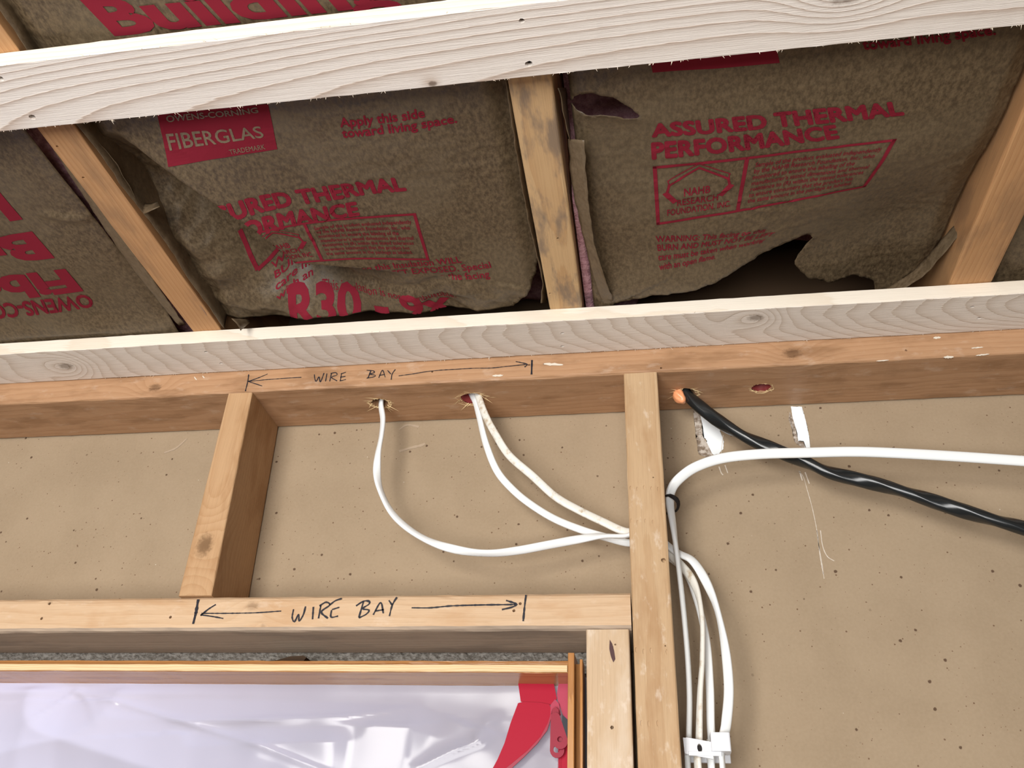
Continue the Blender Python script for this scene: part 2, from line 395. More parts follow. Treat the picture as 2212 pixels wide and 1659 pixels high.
# short stud, set a little askew: front face corners top / bottom, back behind
def skew(bm, top, bot, r=2.0, n=20, seed=0.0):
    """board whose section (x0,x1,y0,y1) and height change from top (.., z) to bottom"""
    rings = []
    for i in range(n+1):
        t = i/n; s = [top[k]*(1-t)+bot[k]*t for k in range(5)]
        rings.append([bm.verts.new((q[0]+0.35*noise.noise((s[4]*.05+seed, k, 0)), q[1]+0.35*noise.noise((s[4]*.05+seed, k, 5)), s[4])) for k, q in enumerate(rrect(s[0], s[1], s[2], s[3], r))])
    m = len(rings[0])
    for i in range(n):
        for k in range(m): bm.faces.new((rings[i][k], rings[i][(k+1) % m], rings[i+1][(k+1) % m], rings[i+1][k]))
    bm.faces.new(rings[0][::-1]); bm.faces.new(rings[-1]); bmesh.ops.recalc_face_normals(bm, faces=bm.faces[:])
skew(cripple, (-496, -463.5, 1, 88, -0.2), (-489.5, -450.5, 0, 88, -263.5), seed=2)
cr = emit('cripple_stud', cripple, M_cripple)
tag(cr, 'short knotty stud left of the white cable loop, between top plate and door header', 'stud')
stud = board('wall_stud', 2, -2400, -0.4, 0, 39, 0.2, 88.5, M_stud, r=2.2, wob=0.4, n=90, seed=3.0)
tag(stud, 'long full-height stud right of the doorway, with white cables passing behind it', 'stud')
drill(stud, [((20, 58, -190), 0, 20, 27, 60, 5.0), ((33.4,0.0,-231.8), 1, 2.4, 2.4, 6, 6.0)]
      + [(p, 1, 0.8, 0.8, 3, i) for i, p in enumerate([(-0.9,0.0,-118.9),(27.8,0.0,-137.5),(30.4,0.0,-318.5)])]
      + [(p, 1, 0.85, 2.5, 1.0, i) for i, p in enumerate([(3.1,0.0,-149.4),(10.0,0.0,-150.7),(17.4,0.0,-149.3),(25.2,0.0,-150.7),(32.0,0.0,-151.5),(2.3,0.0,-187.7),(8.9,0.0,-189.4),(17.2,0.0,-188.1),(24.8,0.0,-189.3),(2.5,0.0,-322.4),(9.5,0.0,-323.8),(16.5,0.0,-322.9),(31.4,0.0,-324.2),(4.6,0.0,-389.1),(11.3,0.0,-389.5),(19.3,0.0,-389.0)])])
header = board('door_header', 0, -1150, -1.2, 0, 88.5, -301.5, -264, M_header, r=7, wob=0.6, n=80, seed=4.0)
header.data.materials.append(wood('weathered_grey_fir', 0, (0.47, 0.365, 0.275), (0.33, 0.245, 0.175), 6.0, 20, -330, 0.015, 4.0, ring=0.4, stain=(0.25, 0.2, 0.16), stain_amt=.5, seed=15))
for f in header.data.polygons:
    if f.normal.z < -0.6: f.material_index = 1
tag(header, 'horizontal light fir header over the doorway with arrows and WIRE BAY lettered in black marker', 'beam')
drill(header, [(p, 1, 1.6, 1.6, 6, i) for i, p in enumerate([(-644.5,0.0,-287.4),(-491.7,0.0,-286.9),(-641.2,0.0,-270.8),(-112.0,0.0,-275.7),(-118.3,0.0,-282.9)])])
trimmer = board('trimmer_stud', 2, -2400, -302.2, -45.5, -3.6, 0.4, 88.5, M_trim, r=2.0, wob=0.4, n=90, seed=5.0)
tag(trimmer, 'pale trimmer stud under the right end of the door header, close beside the long stud', 'stud')
drill(trimmer, [((-22.2,0.0,-393.1), 1, 1.7, 1.7, 8, 1.0), ((-17.3,0.0,-317.1), 1, 1.0, 1.0, 4, 2.0), ((-20.6,0.0,-322.8), 1, 1.1, 5.5, 2.0, 3.0)])

patch('pitch_streak', [(-22.6,0.0,-312.6),(-20.4,0.0,-316.2),(-18.8,0.0,-322.8),(-17.7,0.0,-331.2),(-19.5,0.0,-334.3),(-21.6,0.0,-329.5),(-23.2,0.0,-321.5)], plain('dark_pitch', (0.07, 0.03, 0.03), 0.5), 0.5, 0.25, trimmer)['label'] = 'dark pitch streak'
# marker writing
def writing(parent, strokes):
    bm = bmesh.new()
    for pts, wd in strokes: stroke(bm, pts, wd*1.3, (0, -1, 0))
    emit('marker_writing', bm, M_ink, parent)['label'] = 'black marker WIRE BAY between two arrows'
writing(plate, [([(-473.8,-0.4,26.6),(-472.6,-0.4,15.9),(-472.4,-0.4,1.2)], 1.3), ([(-472.0,-0.4,15.9),(-438.8,-0.4,17.4),(-401.4,-0.4,18.0)], 0.9), ([(-448.0,-0.4,25.8),(-460.5,-0.4,20.1),(-472.0,-0.4,15.9)], 1.0), ([(-472.0,-0.4,15.9),(-451.5,-0.4,7.7)], 1.0),
    ([(-384.8,-0.4,21.2),(-383.1,-0.4,14.8),(-380.5,-0.4,10.5),(-378.0,-0.4,17.3),(-374.8,-0.4,9.5),(-372.3,-0.4,22.6)], 1.1), ([(-368.4,-0.4,21.7),(-368.2,-0.4,9.8)], 1.1),
    ([(-362.4,-0.4,22.0),(-362.7,-0.4,9.5)], 1.1), ([(-363.5,-0.4,21.4),(-357.0,-0.4,22.4),(-354.6,-0.4,18.7),(-361.4,-0.4,15.6),(-353.1,-0.4,9.6)], 1.1),
    ([(-350.0,-0.4,19.8),(-343.7,-0.4,22.2)], 1.1), ([(-349.8,-0.4,14.9),(-343.3,-0.4,15.9)], 1.1), ([(-349.5,-0.4,9.4),(-341.9,-0.4,11.0)], 1.1), ([(-349.0,-0.4,21.2),(-348.9,-0.4,9.3)], 1.0),
    ([(-311.3,-0.4,22.4),(-313.4,-0.4,12.1)], 1.1), ([(-316.8,-0.4,23.4),(-308.2,-0.4,22.2),(-306.6,-0.4,19.3),(-311.8,-0.4,17.5),(-304.3,-0.4,15.0),(-306.4,-0.4,13.0),(-315.1,-0.4,11.5)], 1.1),
    ([(-299.6,-0.4,11.3),(-296.3,-0.4,22.1),(-291.3,-0.4,11.4)], 1.1), ([(-298.9,-0.4,14.7),(-292.5,-0.4,15.7)], 1.0), ([(-289.7,-0.4,21.7),(-284.8,-0.4,15.9)], 1.1), ([(-279.7,-0.4,22.5),(-283.0,-0.4,15.8),(-283.2,-0.4,7.5)], 1.1),
    ([(-274.3,-0.4,12.5),(-257.5,-0.4,14.2),(-230.3,-0.4,17.4),(-184.1,-0.4,18.0),(-159.4,-0.4,17.1),(-136.7,-0.4,18.4),(-115.2,-0.4,19.8)], 0.9), ([(-129.0,-0.4,24.8),(-120.9,-0.4,22.2),(-114.6,-0.4,19.8),(-117.9,-0.4,15.9)], 1.2), ([(-109.2,-0.4,25.6),(-109.1,-0.4,4.6)], 1.8)])
writing(header, [([(-464.5,-0.4,-267.9),(-463.1,-0.4,-283.2)], 3.2), ([(-463.2,-0.4,-282.7),(-463.2,-0.4,-294.7)], 2.0), ([(-456.7,-0.4,-283.3),(-432.8,-0.4,-283.5),(-397.2,-0.4,-283.2),(-367.0,-0.4,-281.5)], 1.2), ([(-442.7,-0.4,-273.8),(-449.9,-0.4,-278.8),(-457.1,-0.4,-285.8)], 1.6), ([(-457.4,-0.4,-284.8),(-442.5,-0.4,-286.9),(-430.4,-0.4,-289.0)], 1.3),
    ([(-353.5,-0.4,-279.6),(-353.3,-0.4,-288.5),(-349.9,-0.4,-292.9),(-346.8,-0.4,-285.1),(-344.9,-0.4,-292.5),(-341.6,-0.4,-285.6),(-340.7,-0.4,-276.7)], 1.6), ([(-331.9,-0.4,-277.3),(-330.5,-0.4,-290.6)], 1.6),
    ([(-324.0,-0.4,-275.9),(-324.1,-0.4,-289.7)], 1.6), ([(-325.4,-0.4,-276.4),(-318.9,-0.4,-272.4),(-314.3,-0.4,-275.5),(-322.2,-0.4,-282.8),(-313.9,-0.4,-289.7)], 1.6),
    ([(-314.3,-0.4,-275.5),(-309.0,-0.4,-271.0),(-302.3,-0.4,-268.6)], 1.6), ([(-311.0,-0.4,-280.4),(-303.3,-0.4,-278.0)], 1.3), ([(-311.4,-0.4,-280.9),(-310.7,-0.4,-288.3),(-303.3,-0.4,-287.4)], 1.6),
    ([(-277.9,-0.4,-272.3),(-280.4,-0.4,-289.0)], 1.6), ([(-285.3,-0.4,-276.7),(-278.0,-0.4,-271.8),(-271.9,-0.4,-271.9),(-271.5,-0.4,-274.9),(-277.8,-0.4,-279.7),(-270.6,-0.4,-281.3),(-273.0,-0.4,-285.6),(-280.4,-0.4,-289.5)], 1.6),
    ([(-265.4,-0.4,-286.2),(-259.2,-0.4,-273.5),(-254.7,-0.4,-284.8)], 1.6), ([(-263.5,-0.4,-282.3),(-254.7,-0.4,-280.9)], 1.4), ([(-250.5,-0.4,-271.1),(-246.4,-0.4,-276.1)], 1.5), ([(-242.4,-0.4,-267.7),(-246.3,-0.4,-276.6),(-247.9,-0.4,-287.8)], 1.6),
    ([(-225.2,-0.4,-279.2),(-205.1,-0.4,-279.4),(-183.3,-0.4,-277.6),(-152.0,-0.4,-276.9),(-117.1,-0.4,-276.8)], 1.5), ([(-126.8,-0.4,-272.4),(-119.5,-0.4,-274.8),(-115.7,-0.4,-276.8),(-120.8,-0.4,-279.6),(-130.6,-0.4,-281.9)], 1.7), ([(-106.5,-0.4,-266.8),(-107.5,-0.4,-278.8),(-108.4,-0.4,-293.9)], 1.7)])
# white plaster / paint flecks on the plate
M_fleck = plain('white_fleck', (0.64, 0.58, 0.49), 0.8)
for k, (pts, wd) in enumerate((([(-94.4,-0.1,19.4),(-83.2,-0.1,18.7),(-72.0,-0.1,16.6)], 3.5), ([(353.8,-0.1,-0.2),(362.5,-0.1,-0.2)], 3.0), ([(385.2,-0.1,10.3),(395.9,-0.1,10.9)], 1.6), ([(387.5,-0.1,0.1),(399.7,-0.1,1.2)], 1.8),
        ([(349.2,-0.1,27.0),(355.1,-0.1,27.2)], 3.0), ([(-548.3,-0.1,27.0),(-544.7,-0.1,23.2)], 2.0), ([(-537.0,-0.1,27.8),(-534.5,-0.1,25.5)], 2.0), ([(-155.9,-0.1,5.6),(-144.6,-0.1,5.6)], 3.0), ([(282.9,-0.1,-0.7),(294.4,-0.1,-0.2)], 1.4))):
    bm = bmesh.new(); a = [Vector(p) for p in pts]; t = (a[-1]-a[0]).normalized(); L = []
    for i in range(22):
        q = 6.283*i/22; c = (a[0]+a[-1])/2; L.append(c+t*((a[-1]-a[0]).length/2+1)*math.cos(q)*(1+.5*noise.noise((i*.9, k, 1)))+Vector((0, 0, wd/2*math.sin(q)*(1+.7*noise.noise((i*.9, k, 5))))))
    slab(bm, L, (0, -1, 0), .15); emit('paint_fleck', bm, M_fleck, plate)['label'] = 'white paint fleck'
# splinters round the drilled holes, and the red sealant in two of them
random.seed(4)
def splinters(cx, cy, rx, ry, n, lmax, rim, parent=plate, z=0.0):
    bm = bmesh.new(); m = 30; A = []; B = []                         # a ragged rim of bare wood round the hole
    for i in range(m):
        a = 6.283*i/m; q = (math.cos(a), math.sin(a)); k = 1.03 + rim*(.5+noise.noise((q[0]*2.3+cx, q[1]*2.3, cy)))*(1+.5*abs(q[0]))
        A.append(bm.verts.new((cx+rx*.97*q[0], cy+ry*.97*q[1], z+.6))); B.append(bm.verts.new((cx+rx*k*q[0], cy+ry*k*q[1], z-.35)))
    for i in range(m): bm.faces.new((A[i], A[(i+1) % m], B[(i+1) % m], B[i]))
    for k in range(n):
        a = random.uniform(0, 6.28); c = Vector((cx+rx*math.cos(a), cy+ry*math.sin(a), z+0.2))
        d = Vector((math.copysign(random.uniform(.5, 1), math.cos(a)), random.uniform(-.35, .35)+.3*math.sin(a), -random.uniform(0, .7))).normalized()
        L = lmax*random.uniform(.15, 1)**2; g = d.cross(Vector((0, 0, 1))).normalized()*random.uniform(.5, 1.8); up = Vector((0, 0, -.6))
        vs = [bm.verts.new(p) for p in (c-d*1.5-g, c-d*1.5+g, c-d+up, c+d*L)]
        for f in ((0, 1, 2), (0, 1, 3), (1, 2, 3), (2, 0, 3)): bm.faces.new([vs[i] for i in f])
    o = emit('splinter', bm, M_raw, parent); o['label'] = 'pale raw splinters at a drilled hole'; o['kind'] = 'stuff'
splinters(-308, 40, 12, 10, 22, 17, .30); splinters(-188.5, 40, 15.5, 13.5, 22, 19, .28); splinters(161, 46, 12.0, 9.4, 14, 5, .22); splinters(73, 50, 11.5, 11.5, 18, 17, .3)
def sealant(cx, cy, rx, ry, z0, z1, n=22, th=2.2, sd=0.0):
    bm = bmesh.new(); prof = []
    for lay, (z, k) in enumerate(((z0, 1.0), (z0, .82), (z1, .74), (z1, 1.0))):
        prof.append([bm.verts.new((cx+rx*k*math.cos(6.283*i/n)*(1+.1*noise.noise((i*1.3, lay, sd))), cy+ry*k*math.sin(6.283*i/n)*(1+.1*noise.noise((i*1.3, lay, sd+4))), z+1.5*noise.noise((i*.9, lay*3, sd)))) for i in range(n)])
    for a in range(4):
        for i in range(n): bm.faces.new((prof[a][i], prof[a][(i+1) % n], prof[(a+1) % 4][(i+1) % n], prof[(a+1) % 4][i]))
    bmesh.ops.recalc_face_normals(bm, faces=bm.faces[:])
    emit('sealant', bm, M_redcaulk, plate, smooth=True)['label'] = 'dark red fire sealant inside a drilled hole'
sealant(-188.5, 40, 15.9, 13.9, 1.5, 37, sd=1.0); sealant(161, 46, 12.4, 9.9, 2, 37, sd=5.0)

# ---------------------------------------------------------------- ceiling: joists and strips
ZS, ZJ = 32.1, 50.5
for k, (x0, mat, lab) in enumerate(((-524.8, M_joist, 'left ceiling joist, smooth orange-brown, meeting the lower strip above the short stud'),
                                    (-80.8, M_joist2, 'middle ceiling joist with grey mould stains, beside a hanging kraft flange'),
                                    (353.5, M_joist, 'right-hand ceiling joist, beside the big tear in the insulation'))):
    j = board('ceiling_joist', 1, -2200, 94, x0, x0+(37, 38, 44)[k], ZJ, 286, mat, r=(1.5, 2.5, 3)[k], wob=0.4, wave=0.6, seed=k*5.0, n=80)
    tag(j, lab, 'joist', 'ceiling joists')
    if k == 0: drill(j, [(p, 2, 1.4, 1.4, 6, i) for i, p in enumerate([(-518.1,-356.6,50.5),(-515.7,-317.0,50.5),(-491.4,-357.4,50.5)][:2])])
    if k == 1: drill(j, [(p, 2, 1.3, 1.3, 6, i) for i, p in enumerate([(-58.5,-181.2,50.5),(-76.9,-93.2,50.5)])])
def strip(y0, y1, mat, sd, label, screws, fuzz):
    s = board('furring_strip', 0, -1300, 1100, y0, y1, ZS, ZJ-0.2, mat, r=0.9, wob=0.45, wave=0.5, seed=sd, n=170)
    s.data.materials.append(M_edgepale)
    for f in s.data.polygons:
        if abs(f.normal.y) > .8: f.material_index = 1
    tag(s, label, 'furring strip', 'pale furring strips under the joists')
    drill(s, [(p, 2, ru, rv, 7, i+sd) for i, (p, ru, rv) in enumerate(screws)])
    for p, ru, rv in screws:                                        # a sunk screw head in each hole
        bm = bmesh.new(); bmesh.ops.create_cone(bm, cap_ends=True, segments=12, radius1=ru*.75, radius2=ru*.55, depth=3, matrix=Matrix.Translation((p[0], p[1], ZS+6.5)))
        emit('screw', bm, M_dark, s)['label'] = 'dark sunk screw head'
    bm = bmesh.new(); random.seed(int(sd))
    for e in range(fuzz):                                           # torn fibres along the sawn edges
        x = random.uniform(-700, 520); y = y1 if random.random() < .75 else y0
        L = random.uniform(.8, 2.6)*(2.2 if random.random() < .06 else 1); c = Vector((x, y-(.3 if y == y1 else -.3), ZS+.3)); d = Vector((random.uniform(-1, 1), random.uniform(.1, 1)*(1 if y == y1 else -1), random.uniform(-.9, .1))).normalized()
        g = Vector((random.uniform(.2, .45), 0, 0)); h = Vector((0, 0, .3))
        vs = [bm.verts.new(q) for q in (c-g, c+g, c+h, c+d*L)]
        for f in ((0, 1, 2), (0, 1, 3), (1, 2, 3), (2, 0, 3)): bm.faces.new([vs[i] for i in f])
    f = emit('torn_fibre', bm, plain('pale_fibre', (0.74, 0.63, 0.50), 0.9), s); f['kind'] = 'stuff'
    return s
s1 = [(-58.1,-443.7,32.1),(-57.9,-405.1,32.1),(-504.1,-404.7,32.1),(-506.0,-445.3,32.1)]
up = strip(-457.3, -393, M_upper, 1.0, 'upper pale furring strip, bold diagonal grain lines, crossing the top of the photo', [(p, 2.4, 2.0) for p in s1[:1]]+[(p, 3.2, 2.8) for p in s1[1:3]]+[(s1[3], 2.4, 2.4)], 230)
s2 = [(-511.5,-46.0,32.1),(-503.3,-20.1,32.1),(-67.9,-41.9,32.1),(-70.5,-16.4,32.1),(377.5,-46.9,32.1),(390.4,-26.0,32.1)]
lo = strip(-65.2, -1.3, M_lower, 2.0, 'lower pale furring strip with rough sawn face, lying against the wall top plate', [(p, 2.4, 1.6) for p in s2], 200)

# ---------------------------------------------------------------- insulation between the joists
def wrinkle(x, y, sd):
    a = noise.noise((x*.011+sd, y*.011, sd))*2.4 + noise.noise((x*.03+sd, y*.026, sd*2))*0.7
    r = 1-abs(noise.noise((x*.022+sd, y*.05, sd+7))); a -= max(0, r-.80)*6*max(0, noise.noise((x*.009, y*.012+sd, 3))+.35)*(.1 if y < -455 or sd == 8.0 else 1)
    return a
def pillow(x, x0, x1, base, rise, wd=22):
    d = min(x-x0, x1-x); return base + rise*(1-sstep(d/wd)) - 4*sstep(d/120)
R_MID = [(-459.4,-365.1),(-434.3,-329.6),(-413.9,-303.5),(-393.2,-275.0),(-366.6,-232.3),(-345.9,-179.6),(-289.8,-157.0),(-221.4,-135.9)]
A_MID = [.0, .55, .9, 1, 1, .85, .35, 0]
def h_mid(x, y):
    z = pillow(x, -487, -84, 61, 9) + wrinkle(x, y, 2.0)
    d, a = crease(x, y, R_MID, A_MID)
    if d > 0:
        z += 66*a*sstep(d/20)*(1-.92*sstep((d-45)/75)) - 15*a*math.exp(-d/8)
        f = sstep((d-12)/40)*sstep((230-d)/100)                     # crumpled paper in the hollow
        z += f*(9*abs(noise.noise((x*.017, y*.021, 6))) + 4*abs(noise.noise((x*.045+3, y*.04, 2)))-3)
    else: z -= 15*a*math.exp(d/40)
    d2, a2 = crease(x, y, [(-476.9,-272.9),(-438.2,-278.3),(-417.6,-225.6)], [.3, 1, .3]); z -= 5*a2*math.exp(-(d2/10)**2)
    if y > -150: z -= 4.5*sstep((y+150)/50)*(.4+1.2*noise.noise((x*.022, 1, 4)))*sstep((x+430)/60)
    z += 3.5*math.exp(-((y+118+10*math.sin(x*.03))/7)**2)*sstep((x+400)/60)*sstep((-150-x)/60)
    if y > -72 or -462 < y < -388: z = max(z, 52.5)
    return z
R_RT = [(73.3,-111.6),(147.5,-157.9),(198.3,-188.7),(254.0,-216.3),(305.7,-241.9),(338.8,-290.3)]
A_RT = [.1, .5, .8, .9, .7, .2]
TEAR = [(-12.9,-28.3),(-4.5,-65.8),(42.7,-74.4),(83.6,-80.8),(113.3,-94.4),(141.5,-115.8),(174.1,-129.8),(192.4,-139.1),(202.6,-141.4),(207.0,-130.4),(197.6,-114.2),(191.0,-90.3),(210.8,-62.6),(237.9,-48.6),(264.8,-52.2),(287.5,-37.0),(306.4,34.0)]
SIDE = [(374.2,-180.2),(368.9,-151.2),(357.3,-112.1),(348.2,-84.3),(346.7,-61.9),(334.0,-43.6),(308.1,-13.5),(317.5,59.0),(528.7,79.2),(438.9,-172.9)]
CORNER_R = [(-77.7,-157.3),(-90.4,-113.0),(-103.2,-88.4),(-125.5,-65.2),(-153.3,-48.6),(-187.5,-46.5),(-195.0,-9.9),(-63.3,-6.9),(-49.1,-154.3)]
CORNER_L = [(-523.7,-41.2),(-495.7,-63.5),(-479.0,-57.2),(-449.1,-62.8),(-431.8,-46.0),(-439.1,-28.2)]
SLIT = [(-27.4,-346.2),(-17.4,-348.9),(-2.1,-347.6),(9.7,-342.7),(22.2,-332.3),(31.7,-321.1),(25.9,-320.8),(13.0,-325.4),(-3.3,-329.3),(-19.0,-329.7),(-27.8,-333.3)]
def h_right(x, y):
    z = pillow(x, -38, 352, 61, 8) + wrinkle(x, y, 5.0)
    d, a = crease(x, y, R_RT, A_RT)
    if d > -40: z += 34*a*sstep((d+40)/150)
    if y > -150 and x < 150: z -= 7*sstep((y+150)/80)
    d2, a2 = crease(x, y, [(-24.0,-329.2),(-3.2,-330.3),(15.0,-326.1),(31.6,-319.1)], [.6, 1, 1, .4]); z -= 6*a2*math.exp(-abs(d2)/9)
    if y > -72 or -462 < y < -388: z = max(z, 52.5)
    return z
def h_left(x, y):
    z = pillow(x, -980, -548, 60, 4, 14) + wrinkle(x, y, 8.0)
    if y > -110: z -= 7*sstep((y+110)/60)
    d2, a2 = crease(x, y, [(-596.0,-264.9),(-575.8,-258.5),(-556.4,-255.0)], [.3, 1, .6]); z -= 5*a2*math.exp(-(d2/5)**2)
    if y > -72 or -462 < y < -388: z = max(z, 52.5)
    return z
def h_far(x, y): return pillow(x, 402, 800, 62, 8) + wrinkle(x, y, 11.0)
def paper(parent, h, x0, x1, y0, y1, step, cuts=(), name='kraft_facing', mat=None):
    bm = bmesh.new(); nx, ny = int((x1-x0)/step), int((y1-y0)/step)
    V = [[bm.verts.new((x0+(x1-x0)*i/nx, y0+(y1-y0)*j/ny, h(x0+(x1-x0)*i/nx, y0+(y1-y0)*j/ny))) for i in range(nx+1)] for j in range(ny+1)]
    for j in range(ny):
        for i in range(nx):
            c = V[j][i].co
            if any(inside(c.x+step/2+noise.noise((c.x*.15, c.y*.15, 0))*2, c.y+step/2+noise.noise((c.x*.15, c.y*.15, 5))*2, q) for q in cuts): continue
            bm.faces.new((V[j][i], V[j+1][i], V[j+1][i+1], V[j][i+1]))
    bmesh.ops.delete(bm, geom=[v for v in bm.verts if not v.link_faces], context='VERTS')
    inner = [v for v in bm.verts if v.is_boundary and x0+.1 < v.co.x < x1-.1 and y0+.1 < v.co.y < y1-.1]
    for it in range(4):                                             # torn rather than stair-stepped edges
        new = []
        for v in inner:
            nb = [e.other_vert(v).co for e in v.link_edges if e.is_boundary]
            new.append((v, v.co*.4 + sum(nb, Vector())/len(nb)*.6))
        for v, c in new: v.co = c
    for v in inner: v.co += Vector((noise.noise(v.co*.4), noise.noise(v.co*.4+Vector((9, 0, 0))), -abs(noise.noise(v.co*.1))*2))*.9
    o = emit(name, bm, mat or M_kraft, parent, smooth=True)
    md = o.modifiers.new('thickness', 'SOLIDIFY'); md.thickness = 0.0005; md.offset = -1
    return o
def empty(name, loc):
    o = bpy.data.objects.new(name, None); COL.objects.link(o); o.location = W(loc); o['_o'] = tuple(W(loc)); return o
def wool(parent, x0, x1, y0, y1, low):
    """the fibre body: lumpy underside, flat top against the deck"""
    bm = bmesh.new(); st = 9; nx, ny = int((x1-x0)/st), int((y1-y0)/st)
    V = [[bm.verts.new((x0+(x1-x0)*i/nx, y0+(y1-y0)*j/ny, low(x0+(x1-x0)*i/nx, y0+(y1-y0)*j/ny))) for i in range(nx+1)] for j in range(ny+1)]
    for j in range(ny):
        for i in range(nx): bm.faces.new((V[j][i], V[j+1][i], V[j+1][i+1], V[j][i+1]))
    rim = [V[0][i] for i in range(nx+1)] + [V[j][nx] for j in range(1, ny+1)] + [V[ny][i] for i in range(nx-1, -1, -1)] + [V[j][0] for j in range(ny-1, 0, -1)]
    top = [bm.verts.new((v.co.x, v.co.y, 284)) for v in rim]; m = len(rim)
    for k in range(m): bm.faces.new((rim[k], rim[(k+1) % m], top[(k+1) % m], top[k]))
    bm.faces.new(top); bmesh.ops.recalc_face_normals(bm, faces=bm.faces[:])
    return emit('glass_wool', bm, M_wool, parent, smooth=True)
def lump(x, y, sd): return noise.noise((x*.05+sd, y*.05, sd))*7 + noise.noise((x*.14, y*.14+sd, sd))*4
def flange(parent, path, w, hh=None, mat=None, name='paper_flange', sd=0.0):
    """a paper strip: path of (x,y,z) lower edge points with upper edge points beside them"""
    bm = bmesh.new(); A = catmull(path, 4); B = catmull(w, 4); n = min(len(A), len(B)); rows = []
    for i in range(n):
        a, b = A[int(i*(len(A)-1)/(n-1))], B[int(i*(len(B)-1)/(n-1))]
        rows.append([bm.verts.new(a.lerp(b, k/6)+Vector((noise.noise((i*.3+sd, k*.5, 1)), 0, noise.noise((i*.3+sd, k*.5, 8))))*1.2) for k in range(7)])
    for i in range(n-1):
        for k in range(6): bm.faces.new((rows[i][k], rows[i][k+1], rows[i+1][k+1], rows[i+1][k]))
    o = emit(name, bm, mat or M_kraftedge, parent, smooth=True)
    md = o.modifiers.new('thickness', 'SOLIDIFY'); md.thickness = 0.0006; md.offset = 0
    return o

# printing
DG = bpy.context.evaluated_depsgraph_get
def text_mesh(body, bold=0.0, align='LEFT', spacing=1.0, line=1.0, fat=0.0):
    cu = bpy.data.curves.new('t', 'FONT'); cu.body = body; cu.offset = fat; cu.align_x = align
    cu.space_character = spacing; cu.space_line = line; cu.resolution_u = 3
    o = bpy.data.objects.new('t', cu); COL.objects.link(o); bpy.context.view_layer.update()
    me = bpy.data.meshes.new_from_object(o.evaluated_get(DG())); bpy.data.objects.remove(o); bpy.data.curves.remove(cu)
    bm = bmesh.new(); n0 = 0
    for k in range(8 if bold > .02 else (4 if bold > .01 else 1)):     # heavier type: the same letters overprinted slightly shifted
        bm.from_mesh(me); bm.verts.ensure_lookup_table(); m = 8 if bold > .02 else 4
        if bold > .01:
            for v in bm.verts[n0:]: v.co.x += bold*math.cos(6.283*k/m); v.co.y += bold*math.sin(6.283*k/m)
        n0 = len(bm.verts)
    bpy.data.meshes.remove(me)
    return bm
def lay(bm, quad, h, off=0.6, cell=3.2, bounds=None):
    """spread flat art over the paper: quad = corners BL, BR, TR, TL in (x,y)"""
    xs = [v.co.x for v in bm.verts]; ys = [v.co.y for v in bm.verts]
    x0, x1, y0, y1 = bounds or (min(xs), max(xs), min(ys), max(ys))
    BL, BR, TR, TL = [Vector(q) for q in quad]
    nx = max(1, int((BR-BL).length/cell)); ny = max(1, int((TL-BL).length/cell))
    for i in range(1, nx): bmesh.ops.bisect_plane(bm, geom=bm.verts[:]+bm.edges[:]+bm.faces[:], plane_co=(x0+(x1-x0)*i/nx, 0, 0), plane_no=(1, 0, 0))
    for i in range(1, ny): bmesh.ops.bisect_plane(bm, geom=bm.verts[:]+bm.edges[:]+bm.faces[:], plane_co=(0, y0+(y1-y0)*i/ny, 0), plane_no=(0, 1, 0))
    for v in bm.verts:
        s, t = (v.co.x-x0)/(x1-x0), (v.co.y-y0)/(y1-y0)
        p = (BL*(1-s)+BR*s)*(1-t) + (TL*(1-s)+TR*s)*t
        v.co = Vector((p.x, p.y, h(p.x, p.y)-off))
    return bm
def fold_clip(bm):
    """drop what the diagonal fold swallows"""
    bmesh.ops.delete(bm, geom=[f for f in bm.faces if crease(f.calc_center_median().x, f.calc_center_median().y, R_MID, A_MID)[0] > 1.5], context='FACES')
    return bm
def printed(parent, body, quad, h, bold=0.0, align='LEFT', spacing=1.0, line=1.0, mat=None, off=0.6, cell=3.2, label=None, clip=False, cut=False, fat=0.0):
    bm = lay(text_mesh(body, bold, align, spacing, line, fat), quad, h, off, cell)
    if cut: bmesh.ops.delete(bm, geom=[f for f in bm.faces if f.calc_center_median().y > -67 or any(inside(f.calc_center_median().x, f.calc_center_median().y, q) for q in (CORNER_L, CORNER_R))], context='FACES')
    o = emit('printed_text', fold_clip(bm) if clip else bm, mat or M_red, parent)
    o['label'] = label or ('brown lettering left clear in the red panel' if mat else 'red printed lettering')
    return o
def rects(bm, L):
    for (a, b, c, d) in L: bm.faces.new([bm.verts.new((x, y, 0)) for x, y in ((a, c), (b, c), (b, d), (a, d))])
def polyline(bm, pts, wd):
    for (a, b), (c, d) in zip(pts, pts[1:]):
        t = Vector((c-a, d-b)).normalized()*wd/2; g = Vector((-t.y, t.x))
        bm.faces.new([bm.verts.new((x, y, 0)) for x, y in ((a-t.x+g.x, b-t.y+g.y), (a-t.x-g.x, b-t.y-g.y), (c+t.x-g.x, d+t.y-g.y), (c+t.x+g.x, d+t.y+g.y))])
PARA = ('Sample of the product evaluated independently\nby the NAHB Research Foundation, Inc., who\nmonitored to ensure the labeling of the\nmanufacturer\'s stated dimensions and thermal\n'
        'resistance to (R) within the stated tolerances\nto ensure consumers that the product has\nthe same amount in the package as labeled.')
WARN = ('WARNING: This facing on this Insulation WILL\nBURN AND MUST NOT BE LEFT EXPOSED. Special\ncare must be taken when working close to the facing\nwith an open flame.')

